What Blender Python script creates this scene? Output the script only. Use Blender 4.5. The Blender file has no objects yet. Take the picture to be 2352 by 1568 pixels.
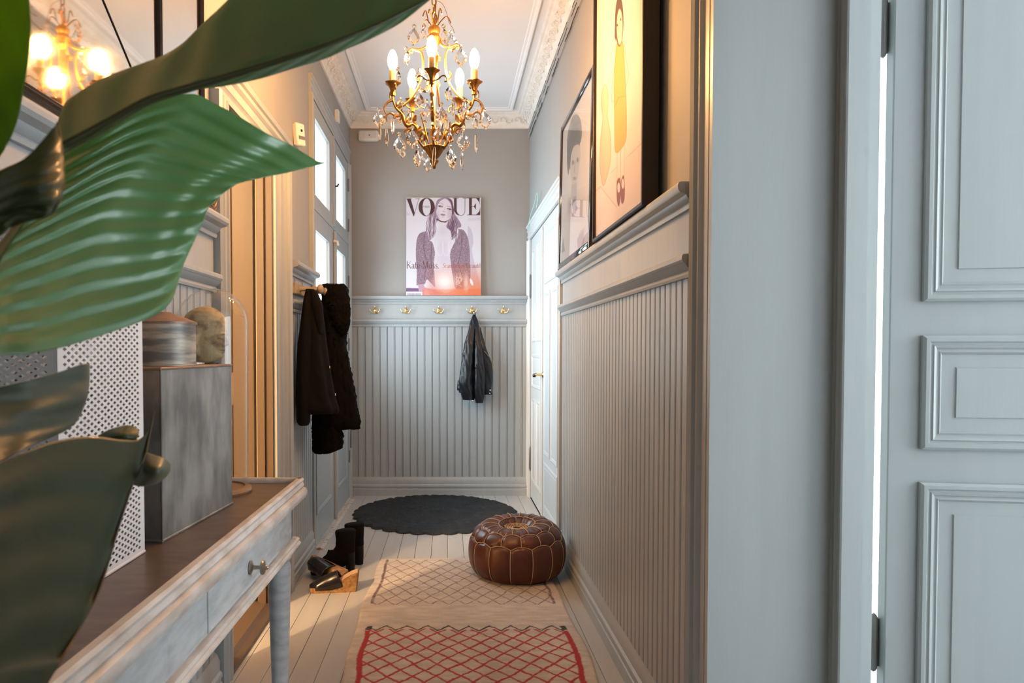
import bpy, math, random
import numpy as np
from mathutils import Vector, Matrix
random.seed(7); np.random.seed(7)
R = math.radians
SC = bpy.context.scene
COL = SC.collection

# ------------------------------------------------------------------ camera
F = 1600.0; HX = 1030.0; HY = 805.0; CAMZ = 1.2; PITCH = R(1.5)
CYP = HY + F * math.tan(PITCH)
cam_data = bpy.data.cameras.new('camera')
cam = bpy.data.objects.new('camera', cam_data)
COL.objects.link(cam)
cam.location = (0, 0, CAMZ)
cam.rotation_euler = (R(90) - PITCH, 0, 0)
cam_data.sensor_width = 36.0
cam_data.lens = 36.0 * F / 2352.0
cam_data.shift_x = (1176.0 - HX) / 2352.0
cam_data.shift_y = (CYP - 784.0) / 2352.0
cam_data.clip_start = 0.02
cam_data.dof.use_dof = True
cam_data.dof.focus_distance = 3.6
cam_data.dof.aperture_fstop = 9.0
SC.camera = cam

# ------------------------------------------------------------------ world, exposure
W = bpy.data.worlds.new('world'); SC.world = W
W.use_nodes = True
W.node_tree.nodes['Background'].inputs[0].default_value = (0.75, 0.87, 1.0, 1)
W.node_tree.nodes['Background'].inputs[1].default_value = 0.6
SC.view_settings.view_transform = 'Standard'
SC.view_settings.look = 'None'
SC.view_settings.gamma = 1.0
SC.view_settings.use_curve_mapping = False
SC.view_settings.exposure = 0.0
SC.cycles.max_bounces = 8; SC.cycles.diffuse_bounces = 4; SC.cycles.glossy_bounces = 4; SC.cycles.transmission_bounces = 7; SC.cycles.transparent_max_bounces = 8
SC.cycles.caustics_reflective = False; SC.cycles.caustics_refractive = False

# light levels (lamps and daylight windows of the place, plus an added rear fill)
BULB_STRENGTH = 780.0                # five candle bulbs of the chandelier
BULB_COL = (1.0, 0.49, 0.17)
ENTRY_GLASS = 2.0                    # frosted panes of the entrance doors
WIN_SIDE = 8.0                      # window of the side room, lights the hall through the open door
WIN_FAR = 12.0                       # window of the side room behind the open door
FILL_REAR = 0.8                       # added glowing pane behind the camera, a weak fill for the hall
DAY_COL = (0.85, 0.95, 1.0)
# warm lamp in the neighbouring room on the left, its beam falls through the doorway
lamp_d = bpy.data.lights.new('neighbour_room_lamp', 'POINT')
lamp_d.energy = 900.0; lamp_d.color = (1.0, 0.62, 0.30); lamp_d.shadow_soft_size = 0.09
lamp_o = bpy.data.objects.new('neighbour_room_lamp', lamp_d); COL.objects.link(lamp_o)
lamp_o.location = (-2.6, -0.1, 2.7)

# daylight falling straight in through the four panes of the entrance doors
ENTRY_W = 38.0; ENTRY_SPREAD = 140.0
for ey, ez, ew, eh in ((4.475, 1.455, 0.46, 0.93), (5.235, 1.455, 0.39, 0.93), (4.48, 2.37, 0.49, 0.44), (5.24, 2.37, 0.42, 0.44)):
    ed_ = bpy.data.lights.new('entrance_daylight', 'AREA'); ed_.shape = 'RECTANGLE'; ed_.size = eh; ed_.size_y = ew
    ed_.energy = ENTRY_W * ew * eh / 1.2 * (0.45 if ez > 2 else 1.0); ed_.color = (0.74, 0.91, 1.0); ed_.spread = R(ENTRY_SPREAD)
    eo_ = bpy.data.objects.new('entrance_daylight', ed_); COL.objects.link(eo_)
    eo_.location = (-0.815, ey, ez); eo_.rotation_euler = (0, R(-90), 0)

# ------------------------------------------------------------------ helpers
SP, CP = math.sin(PITCH), math.cos(PITCH)
def ray(px, py):
    u = (px - HX) / F; v = -(py - CYP) / F
    return Vector((u, CP + v * SP, -SP + v * CP))
def at(px, py, Y):
    d = ray(px, py); s = Y / d.y
    return Vector((d.x * s, Y, CAMZ + d.z * s))
def atX(px, py, X):
    d = ray(px, py); s = X / d.x
    return Vector((X, d.y * s, CAMZ + d.z * s))
def atZ(px, py, Z):
    d = ray(px, py); s = (Z - CAMZ) / d.z
    return Vector((d.x * s, d.y * s, Z))
def proj(p):
    x, y, z = p[0], p[1], p[2] - CAMZ
    dep = y * CP - z * SP; up = y * SP + z * CP
    return HX + F * x / dep, CYP - F * up / dep

def lin(c):
    c = c / 255.0
    return c / 12.92 if c <= 0.04045 else ((c + 0.055) / 1.055) ** 2.4
def rgb(r, g, b): return (lin(r), lin(g), lin(b))

class MB:
    def __init__(s): s.v = []; s.f = []
    def add(s, vs, fs):
        o = len(s.v); s.v.extend([tuple(v) for v in vs]); s.f.extend([tuple(i + o for i in f) for f in fs]); return s
    def box(s, x0, y0, z0, x1, y1, z1):
        v = [(x0,y0,z0),(x1,y0,z0),(x1,y1,z0),(x0,y1,z0),(x0,y0,z1),(x1,y0,z1),(x1,y1,z1),(x0,y1,z1)]
        return s.add(v, [(0,3,2,1),(4,5,6,7),(0,1,5,4),(1,2,6,5),(2,3,7,6),(3,0,4,7)])
    def bbox(s, x0, y0, z0, x1, y1, z1, b=0.003):
        # box with chamfered edges (24 verts)
        xs, ys, zs = (x0, x1), (y0, y1), (z0, z1)
        v = []; idx = {}
        for i in (0, 1):
            for j in (0, 1):
                for k in (0, 1):
                    sx, sy, sz = (1, -1)[i], (1, -1)[j], (1, -1)[k]
                    c = (xs[i], ys[j], zs[k])
                    idx[i,j,k,0] = len(v); v.append((c[0], c[1]+sy*b, c[2]+sz*b))
                    idx[i,j,k,1] = len(v); v.append((c[0]+sx*b, c[1], c[2]+sz*b))
                    idx[i,j,k,2] = len(v); v.append((c[0]+sx*b, c[1]+sy*b, c[2]))
        f = []
        for i in (0, 1):
            q = [idx[i,0,0,0], idx[i,1,0,0], idx[i,1,1,0], idx[i,0,1,0]]; f.append(q if i else q[::-1])
        for j in (0, 1):
            q = [idx[0,j,0,1], idx[1,j,0,1], idx[1,j,1,1], idx[0,j,1,1]]; f.append(q[::-1] if j else q)
        for k in (0, 1):
            q = [idx[0,0,k,2], idx[1,0,k,2], idx[1,1,k,2], idx[0,1,k,2]]; f.append(q if k else q[::-1])
        for j in (0, 1):
            for k in (0, 1):
                q = [idx[0,j,k,1], idx[1,j,k,1], idx[1,j,k,2], idx[0,j,k,2]]; f.append(q if j != k else q[::-1])
        for i in (0, 1):
            for k in (0, 1):
                q = [idx[i,0,k,0], idx[i,1,k,0], idx[i,1,k,2], idx[i,0,k,2]]; f.append(q if i == k else q[::-1])
        for i in (0, 1):
            for j in (0, 1):
                q = [idx[i,j,0,0], idx[i,j,1,0], idx[i,j,1,1], idx[i,j,0,1]]; f.append(q if i != j else q[::-1])
        for i in (0, 1):
            for j in (0, 1):
                for k in (0, 1):
                    t = [idx[i,j,k,0], idx[i,j,k,1], idx[i,j,k,2]]
                    f.append(t if (i + j + k) % 2 else t[::-1])
        return s.add(v, f)
    def tube(s, pts, r, seg=8, caps=True, flat=1.0):
        pts = [Vector(p) for p in pts]; n = len(pts)
        if not hasattr(r, '__len__'): r = [r] * n
        tang = []
        for i in range(n):
            a = pts[max(0, i-1)]; b = pts[min(n-1, i+1)]
            t = (b - a); tang.append(t.normalized() if t.length > 1e-9 else Vector((0,0,1)))
        up = Vector((0,0,1)) if abs(tang[0].z) < 0.9 else Vector((1,0,0))
        nrm = (up - tang[0] * up.dot(tang[0])).normalized()
        vs = []; fs = []
        for i in range(n):
            if i: 
                nrm = nrm - tang[i] * nrm.dot(tang[i])
                nrm = nrm.normalized() if nrm.length > 1e-6 else tang[i].orthogonal().normalized()
            bn = tang[i].cross(nrm)
            for k in range(seg):
                a = 2 * math.pi * k / seg
                vs.append(pts[i] + (nrm * math.cos(a) + bn * math.sin(a) * flat) * r[i])
        for i in range(n - 1):
            for k in range(seg):
                k2 = (k + 1) % seg
                fs.append((i*seg+k, i*seg+k2, (i+1)*seg+k2, (i+1)*seg+k))
        if caps:
            fs.append(tuple(range(seg))[::-1]); fs.append(tuple((n-1)*seg+k for k in range(seg)))
        return s.add(vs, fs)
    def lathe(s, prof, seg=24, c=(0,0,0), axis='z', closed=False, flut=0, flut_a=0.0):
        vs = []; fs = []; n = len(prof)
        for (r, z) in prof:
            for k in range(seg):
                a = 2 * math.pi * k / seg
                rr = r * (1 + flut_a * math.cos(flut * a)) if flut else r
                x, y, zz = rr * math.cos(a), rr * math.sin(a), z
                if axis == 'x': p = (zz, x, y)
                elif axis == 'y': p = (y, zz, x)
                else: p = (x, y, zz)
                vs.append((p[0]+c[0], p[1]+c[1], p[2]+c[2]))
        for i in range(n - 1):
            for k in range(seg):
                k2 = (k + 1) % seg
                fs.append((i*seg+k, i*seg+k2, (i+1)*seg+k2, (i+1)*seg+k))
        if prof[0][0] > 1e-6: fs.append(tuple(range(seg))[::-1])
        if prof[-1][0] > 1e-6: fs.append(tuple((n-1)*seg+k for k in range(seg)))
        return s.add(vs, fs)
    def sweep(s, prof, p0, p1, n, up=(0,0,1)):
        # prof: (out, up) closed polygon extruded straight from p0 to p1
        p0, p1, n, up = Vector(p0), Vector(p1), Vector(n), Vector(up)
        a = [p0 + n * o + up * z for o, z in prof]; b = [p1 + n * o + up * z for o, z in prof]
        k = len(prof)
        fs = [(i, (i+1) % k, k + (i+1) % k, k + i) for i in range(k)]
        fs.append(tuple(range(k))[::-1]); fs.append(tuple(range(k, 2*k)))
        return s.add(a + b, fs)
    def grid(s, P, wrap_u=False, wrap_v=False):
        # P: [nu][nv] points
        nu, nv = len(P), len(P[0]); vs = [p for row in P for p in row]; fs = []
        for i in range(nu if wrap_u else nu - 1):
            for j in range(nv if wrap_v else nv - 1):
                i2, j2 = (i+1) % nu, (j+1) % nv
                fs.append((i*nv+j, i2*nv+j, i2*nv+j2, i*nv+j2))
        return s.add(vs, fs)
    def loft(s, rings, cap=True):
        n = len(rings[0]); vs = [p for r in rings for p in r]; fs = []
        for i in range(len(rings) - 1):
            for k in range(n):
                k2 = (k+1) % n
                fs.append((i*n+k, i*n+k2, (i+1)*n+k2, (i+1)*n+k))
        if cap:
            fs.append(tuple(range(n))[::-1]); fs.append(tuple((len(rings)-1)*n+k for k in range(n)))
        return s.add(vs, fs)
    def xf(s, m):
        s.v = [tuple(m @ Vector(p)) for p in s.v]; return s
    def mesh(s, name, smooth=None):
        me = bpy.data.meshes.new(name)
        me.from_pydata(s.v, [], s.f); 
        import bmesh
        b = bmesh.new(); b.from_mesh(me); bmesh.ops.recalc_face_normals(b, faces=b.faces); b.to_mesh(me); b.free()
        if smooth:
            me.shade_smooth(); me.set_sharp_from_angle(angle=R(smooth))
        return me
    def build(s, name, mat, parent=None, smooth=None, loc=None, label=None):
        o = bpy.data.objects.new(name, s.mesh(name, smooth)); COL.objects.link(o)
        if mat: o.data.materials.append(mat)
        if parent: o.parent = parent
        if loc: o.location = loc
        if label: o['label'] = label
        return o

def thing(name, label, cat, loc=(0,0,0), rz=0, group=None):
    o = bpy.data.objects.new(name, None); COL.objects.link(o)
    o.empty_display_size = 0.05
    o.location = loc; o.rotation_euler = (0,0,rz)
    o['label'] = label; o['category'] = cat
    if group: o['group'] = group
    return o
def tag(o, label, cat, group=None):
    o['label'] = label; o['category'] = cat
    if group: o['group'] = group
    return o
def structure(o, label=None):
    o['kind'] = 'structure'
    if label: o['label'] = label
    return o
def sroot(name, label, loc=(0,0,0), rz=0):
    o = bpy.data.objects.new(name, None); COL.objects.link(o); o.location = loc; o.rotation_euler = (0,0,rz)
    o['kind'] = 'structure'; o['label'] = label
    return o
def inst(src_mesh, name, parent, loc, rz=0, scale=None, rot=None):
    o = bpy.data.objects.new(name, src_mesh); COL.objects.link(o)
    if parent: o.parent = parent
    o.location = loc; o.rotation_euler = rot if rot else (0,0,rz)
    if scale: o.scale = scale
    return o
def copy_tree(o, parent=None):
    c = o.copy(); COL.objects.link(c); c.parent = parent
    for ch in list(o.children): copy_tree(ch, c)
    return c

# ------------------------------------------------------------------ materials
def mat(name, col, rough=0.5, metal=0.0, var=0.0, vscale=8.0, bump=0.0, bscale=60.0, stretch=(1,1,1), col2=None,
        spec=0.5, coat=0.0, trans=0.0, ior=1.5, emis=None, estr=0.0, vcol=False, sheen=0.0, detail=6.0, lo=0.35, hi=0.65):
    m = bpy.data.materials.new(name); m.use_nodes = True
    nt = m.node_tree; b = nt.nodes['Principled BSDF']
    b.inputs['Base Color'].default_value = (*col, 1)
    b.inputs['Roughness'].default_value = rough
    b.inputs['Metallic'].default_value = metal
    b.inputs['Specular IOR Level'].default_value = spec
    b.inputs['Coat Weight'].default_value = coat
    b.inputs['Transmission Weight'].default_value = trans
    b.inputs['IOR'].default_value = ior
    b.inputs['Sheen Weight'].default_value = sheen
    if emis:
        b.inputs['Emission Color'].default_value = (*emis, 1); b.inputs['Emission Strength'].default_value = estr
    tc = nt.nodes.new('ShaderNodeTexCoord'); mp = nt.nodes.new('ShaderNodeMapping')
    nt.links.new(tc.outputs['Object'], mp.inputs[0]); mp.inputs['Scale'].default_value = stretch
    base = None
    if vcol:
        a = nt.nodes.new('ShaderNodeVertexColor'); a.layer_name = 'Col'; base = a.outputs[0]
        nt.links.new(base, b.inputs['Base Color'])
    if var > 0 or col2:
        n = nt.nodes.new('ShaderNodeTexNoise'); n.inputs['Scale'].default_value = vscale; n.inputs['Detail'].default_value = detail
        nt.links.new(mp.outputs[0], n.inputs['Vector'])
        rp = nt.nodes.new('ShaderNodeValToRGB'); rp.color_ramp.elements[0].position = lo; rp.color_ramp.elements[1].position = hi
        nt.links.new(n.outputs['Fac'], rp.inputs[0])
        c2 = col2 if col2 else tuple(max(0, c * (1 - var)) for c in col)
        rp.color_ramp.elements[0].color = (*c2, 1); rp.color_ramp.elements[1].color = (*col, 1)
        if vcol:
            mx = nt.nodes.new('ShaderNodeMixRGB'); mx.blend_type = 'MULTIPLY'; mx.inputs[0].default_value = 1
            nt.links.new(base, mx.inputs[1]); nt.links.new(rp.outputs[0], mx.inputs[2]); nt.links.new(mx.outputs[0], b.inputs['Base Color'])
        else:
            nt.links.new(rp.outputs[0], b.inputs['Base Color'])
    if bump > 0:
        n2 = nt.nodes.new('ShaderNodeTexNoise'); n2.inputs['Scale'].default_value = bscale; n2.inputs['Detail'].default_value = 4
        nt.links.new(mp.outputs[0], n2.inputs['Vector'])
        bp = nt.nodes.new('ShaderNodeBump'); bp.inputs['Strength'].default_value = bump; bp.inputs['Distance'].default_value = 0.004
        nt.links.new(n2.outputs['Fac'], bp.inputs['Height']); nt.links.new(bp.outputs[0], b.inputs['Normal'])
    return m

M = {}
M['paint'] = mat('grey_painted_wood', (0.37, 0.405, 0.425), 0.38, var=0.06, vscale=5, bump=0.05, bscale=40, stretch=(6,6,0.6))
M['door_paint'] = mat('pale_grey_painted_door', (0.60, 0.64, 0.66), 0.36, var=0.05, vscale=4, bump=0.05, bscale=40, stretch=(6,6,0.6))
M['wall'] = mat('grey_wall_paint', (0.325, 0.325, 0.32), 0.7, var=0.05, vscale=1.5, bump=0.04, bscale=25)
M['reveal'] = mat('sage_grey_painted_wood', (0.42, 0.455, 0.445), 0.36, var=0.05, vscale=3, bump=0.05, bscale=30, stretch=(6,6,0.5))
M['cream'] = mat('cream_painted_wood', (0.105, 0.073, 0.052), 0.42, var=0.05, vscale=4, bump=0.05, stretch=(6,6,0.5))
M['ceil'] = mat('white_ceiling', (0.78, 0.78, 0.80), 0.8, var=0.03, vscale=2)
M['plaster'] = mat('white_plaster', (0.80, 0.78, 0.75), 0.75, var=0.06, vscale=14, bump=0.15, bscale=90, col2=(0.74,0.70,0.64))
M['plank'] = mat('white_painted_plank', (0.48, 0.48, 0.48), 0.33, var=0.09, vscale=3.0, bump=0.10, bscale=18, stretch=(5,0.6,5))
M['gap'] = mat('dark_gap', (0.02, 0.018, 0.016), 0.9)
M['black'] = mat('black_lacquer', (0.010, 0.009, 0.010), 0.22)
M['brass'] = mat('brass', (0.80, 0.56, 0.25), 0.22, 1.0)
M['bronze'] = mat('aged_bronze', (0.30, 0.17, 0.06), 0.38, 1.0, var=0.4, vscale=60)
M['gilt'] = mat('gilt_brass', (0.62, 0.38, 0.13), 0.33, 1.0, var=0.3, vscale=50)
M['white_plastic'] = mat('white_plastic', (0.72, 0.71, 0.69), 0.4)
M['iron'] = mat('dark_iron', (0.05, 0.045, 0.045), 0.45, 0.8)
M['oldiron'] = mat('painted_hinge', (0.22, 0.21, 0.20), 0.4, 0.3)
def glass_emit(name, strength, col=DAY_COL, streak=0.12):
    m = bpy.data.materials.new(name); m.use_nodes = True; nt = m.node_tree
    b = nt.nodes['Principled BSDF']; b.inputs['Base Color'].default_value = (0.7,0.74,0.75,1); b.inputs['Roughness'].default_value = 0.35
    tc = nt.nodes.new('ShaderNodeTexCoord'); mp = nt.nodes.new('ShaderNodeMapping'); mp.inputs['Scale'].default_value = (4, 4, 0.8)
    n = nt.nodes.new('ShaderNodeTexNoise'); n.inputs['Scale'].default_value = 9
    nt.links.new(tc.outputs['Object'], mp.inputs[0]); nt.links.new(mp.outputs[0], n.inputs['Vector'])
    mm = nt.nodes.new('ShaderNodeMath'); mm.operation = 'MULTIPLY_ADD'; mm.inputs[1].default_value = strength * streak * 2; mm.inputs[2].default_value = strength * (1 - streak)
    nt.links.new(n.outputs['Fac'], mm.inputs[0]); nt.links.new(mm.outputs[0], b.inputs['Emission Strength'])
    b.inputs['Emission Color'].default_value = (*col, 1)
    return m
M['frost'] = glass_emit('frosted_daylit_glass', ENTRY_GLASS, (0.76, 0.92, 1.0))
M['win_side'] = glass_emit('daylit_window_glass', WIN_SIDE, streak=0.0)
M['win_far'] = glass_emit('daylit_far_window_glass', WIN_FAR, streak=0.0)
M['fill_rear'] = glass_emit('rear_fill_glow', FILL_REAR, streak=0.0)
# ================================================================== the setting
XL, XR, YB = -0.80, 0.655, 5.758          # board faces of the left, right and back walls
PL, PR, PB = -0.812, 0.667, 5.77          # plaster faces
CEIL, CORN = 3.13, 3.02
OPL0, OPL1, OPLZ = 2.55, 3.22, 2.09       # doorway to the neighbouring room (left)
EN0, EN1, ENZ = 4.166, 5.60, 2.70         # entrance doors (left)
DD0, DD1, DDZ = 4.17, 5.67, 2.10          # white double door (right)
OPR0, OPR1, OPRZ = 0.70, 1.70, 2.42       # open doorway to the side room (right)

w = MB()
for a in ((-1.6, OPL0, 0, CEIL), (OPL0, OPL1, OPLZ, CEIL), (OPL1, EN0, 0, CEIL), (EN0, EN1, ENZ, CEIL), (EN1, 5.9, 0, CEIL)):
    w.box(-0.88, a[0], a[2], PL, a[1], a[3])
wall_left = structure(w.build('wall_left', M['wall']), 'grey painted left wall of the hall')
w = MB()
for a in ((-1.6, OPR0, 0, CEIL), (OPR0, OPR1, OPRZ, CEIL), (OPR1, DD0, 0, CEIL), (DD0, DD1, DDZ, CEIL), (DD1, 5.9, 0, CEIL)):
    w.box(PR, a[0], a[2], 0.97, a[1], a[3])
wall_right = structure(w.build('wall_right', M['wall']), 'grey painted right wall of the hall')
wall_back = structure(MB().box(PL, PB, 0, PR, 5.9, CEIL).build('wall_back', M['wall']), 'grey wall closing the far end of the hall')
w = MB(); w.box(-0.812, -1.75, 0, -0.5, -1.6, CEIL).box(0.45, -1.75, 0, 0.667, -1.6, CEIL).box(-0.5, -1.75, 0, 0.45, -1.6, 0.75).box(-0.5, -1.75, 2.5, 0.45, -1.6, CEIL)
structure(w.build('wall_rear', M['wall']), 'wall behind the camera with an opening for the fill pane')
structure(MB().box(-0.5, -1.72, 0.75, 0.45, -1.70, 2.5).build('rear_fill_pane', M['fill_rear']), 'added glowing fill pane behind the camera')  # unseen emitter, added only to fill the hall from the rear
structure(MB().box(-4.7, -2.4, CEIL, 3.6, 5.9, CEIL + 0.08).build('ceiling', M['ceil']), 'white ceiling')

# neighbouring room on the left and side room on the right
M['warmwall'] = mat('cream_wall', (0.62, 0.56, 0.46), 0.8)
M['honey'] = mat('honey_floor', (0.50, 0.40, 0.27), 0.4, var=0.2, vscale=3, stretch=(4,0.5,1))
w = MB(); w.box(-4.7, -2.4, 0, -4.6, 4.6, CEIL).box(-4.6, -2.4, 0, -0.88, -2.3, CEIL).box(-4.6, 4.5, 0, -0.88, 4.6, CEIL)
structure(w.build('wall_neighbour_room', M['warmwall']), 'cream walls of the neighbouring room')
structure(MB().box(-4.6, -2.3, -0.05, -0.88, 4.5, 0.0).build('floor_neighbour_room', M['honey']), 'wooden floor of the neighbouring room')
w = MB(); w.box(3.5, -1.75, 0, 3.6, -0.75, CEIL).box(3.5, -0.75, 0, 3.6, 1.25, 0.6).box(3.5, -0.75, 2.6, 3.6, 1.25, CEIL).box(3.5, 1.25, 0, 3.6, 3.6, CEIL)
w.box(0.97, 3.5, 0, 1.5, 3.6, CEIL).box(1.5, 3.5, 2.85, 2.9, 3.6, CEIL).box(2.9, 3.5, 0, 3.5, 3.6, CEIL).box(0.97, -1.75, 0, 3.5, -1.65, CEIL)
structure(w.build('wall_side_room', M['ceil']), 'white walls of the side room')
structure(MB().box(3.55, -0.75, 0.6, 3.57, 1.25, 2.6).build('window_2', M['win_side']), 'daylit window of the side room')
structure(MB().box(1.5, 3.56, 0.0, 2.9, 3.58, 2.85).build('window_3', M['win_far']), 'daylit glass door at the end of the side room')
structure(MB().box(0.97, -1.65, -0.05, 3.5, 3.56, 0.0).build('floor_side_room', M['plank']), 'pale floor of the side room')

# hall floor with planks
floor = structure(MB().box(-0.88, -1.6, -0.06, 0.97, 5.9, -0.018).build('floor', M['gap']), 'white painted plank floor of the hall')
PW = 0.0965
pk = MB().bbox(0.0009, -1.6, -0.018, PW - 0.0009, PB, 0.0, 0.0012).mesh('plank')
pk.materials.append(M['plank'])
x = -0.102 - 8 * PW
while x < 0.66:
    o = inst(pk, 'plank', floor, (x, 0, random.uniform(-0.0006, 0.0006)))
    x += PW
th = MB()
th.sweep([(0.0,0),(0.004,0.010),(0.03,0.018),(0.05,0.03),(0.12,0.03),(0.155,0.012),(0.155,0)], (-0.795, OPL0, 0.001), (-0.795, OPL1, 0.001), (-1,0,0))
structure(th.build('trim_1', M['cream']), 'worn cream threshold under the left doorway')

# ---- mouldings
BASE = [(0,0),(0.030,0),(0.030,0.052),(0.025,0.056),(0.025,0.068),(0.030,0.073),(0.029,0.086),(0.021,0.094),(0.021,0.128),(0.016,0.138),(0.012,0.152),(0,0.156)]
LEDGE = [(0,1.582),(0.018,1.582),(0.022,1.592),(0.018,1.597),(0.03,1.602),(0.042,1.612),(0.044,1.616),(0.078,1.622),(0.088,1.630),(0.090,1.640),(0.084,1.648),(0.07,1.65),(0,1.65)]
RAIL = [(0,1.398),(0.014,1.398),(0.019,1.406),(0.015,1.414),(0.012,1.417),(0.024,1.421),(0.036,1.432),(0.040,1.436),(0.044,1.437),(0.050,1.443),(0.050,1.452),(0.044,1.458),(0,1.46)]
def run(name, prof, p0, p1, n, label, m='paint', smooth=30):
    return structure(MB().sweep(prof, p0, p1, n).build(name, M[m], smooth=smooth), label)
run('baseboard_back', BASE, (PL, PB, 0), (PR, PB, 0), (0,-1,0), 'stepped grey baseboard of the back wall')
run('baseboard_right', BASE, (PR, OPR1 + 0.155, 0), (PR, 4.04, 0), (-1,0,0), 'stepped grey baseboard of the right wall')
run('baseboard_left', BASE, (PL, OPL1 + 0.255, 0), (PL, 4.075, 0), (1,0,0), 'stepped grey baseboard beside the entrance doors')
run('baseboard_left_near', BASE, (PL, -1.6, 0), (PL, OPL0 - 0.165, 0), (1,0,0), 'grey baseboard behind the console table')
# flat band between the rails, ledges and lower rails
def band(side, a, b):
    mb = MB()
    if side == 'L': mb.box(PL, a, 1.40, XL, b, 1.60)
    elif side == 'R': mb.box(XR, a, 1.40, PR, b, 1.60)
    else: mb.box(a, YB, 1.40, b, PB, 1.60)
    return mb
n_t = 2
for side, a, b, lab in (('B', PL, PR, 'of the back wall'), ('R', OPR1 + 0.165, 4.0, 'of the right wall'), ('L', OPL1 + 0.262, 4.06, 'beside the entrance doors'), ('L', -1.6, OPL0 - 0.17, 'behind the console table')):
    structure(band(side, a, b).build('trim_%d' % n_t, M['paint']), 'flat grey painted board between two rails ' + lab); n_t += 1
    if side == 'B': p0, p1, n = (a, YB, 0), (b, YB, 0), (0,-1,0)
    elif side == 'R': p0, p1, n = (XR, a, 0), (XR, b, 0), (-1,0,0)
    else: p0, p1, n = (XL, a, 0), (XL, b, 0), (1,0,0)
    led = [(o * (0.62 if side == 'L' else 0.5), z) for o, z in LEDGE]; ral = [(o * 0.65, z) for o, z in RAIL]
    run('trim_%d' % n_t, led, p0, p1, n, 'moulded grey picture ledge ' + lab); n_t += 1
    run('trim_%d' % n_t, ral, p0, p1, n, 'moulded grey rail above the boarding ' + lab); n_t += 1

# ---- beadboard, one object per board
def board_mesh(wd, z0, z1, th=0.012, ch=0.0035, bead=True):
    g = 0.0006
    pr = [(g, 0), (g, th - 0.006), (g + ch, th), (wd - g - 0.011, th), (wd - g - 0.009, th - 0.0035), (wd - g - 0.007, th), (wd - g - ch, th), (wd - g, th - 0.006), (wd - g, 0)]
    mb = MB(); mb.sweep([(p[1], p[0]) for p in pr], (0,0,z0), (0,0,z1), (0,-1,0), (1,0,0))
    me = mb.mesh('board'); me.materials.append(M['paint']); return me
bw_b = (XR - XL) / 23.5
me = board_mesh(bw_b, 0.15, 1.41)
x = PL
while x < PR - 0.01:
    inst(me, 'board', wall_back, (x, PB, 0)); x += bw_b
bw_r = 0.0515
me = board_mesh(bw_r, 0.15, 1.41)
y = OPR1 + 0.15
while y < 4.0:
    inst(me, 'board', wall_right, (PR, y + bw_r, 0), rot=(0, 0, R(-90))); y += bw_r
me_l = board_mesh(0.055, 0.15, 1.41)
y = OPL1 + 0.26
while y < 4.04:
    inst(me_l, 'board', wall_left, (PL, y, 0), rot=(0, 0, R(90))); y += 0.055
y = 0.6
while y < OPL0 - 0.20:
    inst(me_l, 'board', wall_left, (PL, y, 0), rot=(0, 0, R(90))); y += 0.055

# ---- cornice
CORP = [(0,0),(0.012,0),(0.014,0.018),(0.02,0.022),(0.028,0.04),(0.045,0.06),(0.068,0.074),(0.082,0.08),(0.086,0.088),(0.1,0.09),(0.104,0.098),(0.104,0.110),(0,0.110)]
corn = []
for nm, p0, p1, n, lab in (('trim_%d' % n_t, (PL, -1.6, CORN), (PL, PB, CORN), (1,0,0), 'left'), ('trim_%d' % (n_t+1), (PR, -1.6, CORN), (PR, PB, CORN), (-1,0,0), 'right'), ('trim_%d' % (n_t+2), (PL, PB, CORN), (PR, PB, CORN), (0,-1,0), 'back')):
    corn.append((structure(MB().sweep(CORP, p0, p1, n).build(nm, M['plaster'], smooth=40), 'white plaster cornice along the %s wall' % lab), p0, p1, n))
n_t += 3
# plaster scroll ornament of the cornice, real relief
def ornament(parent, p0, p1, n):
    p0, p1, n = Vector(p0), Vector(p1), Vector(n); L = (p1 - p0).length; t = (p1 - p0).normalized(); up = Vector((0,0,1))
    mb = MB(); rnd = random.Random(3)
    s = 0.03; k = 0
    while s < L - 0.03:
        for q in range(9):
            a = q / 8 * 4.6 + (0.0 if k % 2 else math.pi)
            rr = 0.023 - 0.0018 * q
            du = math.cos(a) * rr * 1.25; dv = math.sin(a) * rr
            f = 0.5 + dv / 0.05
            o = 0.026 + 0.05 * f; z = 0.036 + 0.034 * f
            c = p0 + t * (s + du) + n * (o + rnd.uniform(-0.002, 0.003)) + up * (z - 0.004)
            r0 = 0.0075 - 0.0004 * q
            vs = [c + t * r0, c - t * r0, c + (n * 0.75 + up * 0.66) * r0, c - (n * 0.75 + up * 0.66) * r0, c + (n * 0.66 - up * 0.75) * r0 * 1.1]
            mb.add(vs, [(0,2,4),(2,1,4),(1,3,4),(3,0,4)])
        s += 0.058; k += 1
    o = mb.build('ornament', M['plaster'], parent, smooth=60); o['kind'] = 'stuff'
for c in corn: ornament(*c)
for nm, p0, p1, n, lab in (('trim_%d' % n_t, (PL + 0.15, -1.6, CEIL - 0.02), (PL + 0.15, PB - 0.15, CEIL - 0.02), (1,0,0), 'left'), ('trim_%d' % (n_t+1), (PR - 0.15, -1.6, CEIL - 0.02), (PR - 0.15, PB - 0.15, CEIL - 0.02), (-1,0,0), 'right'), ('trim_%d' % (n_t+2), (PL + 0.15, PB - 0.15, CEIL - 0.02), (PR - 0.15, PB - 0.15, CEIL - 0.02), (0,-1,0), 'back')):
    run(nm, [(0,0.02),(0,0.008),(0.008,0),(0.02,0.004),(0.026,0.012),(0.04,0.014),(0.044,0.02)], p0, p1, n, 'thin white ceiling moulding along the %s cornice' % lab, 'ceil')
n_t += 3
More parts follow.
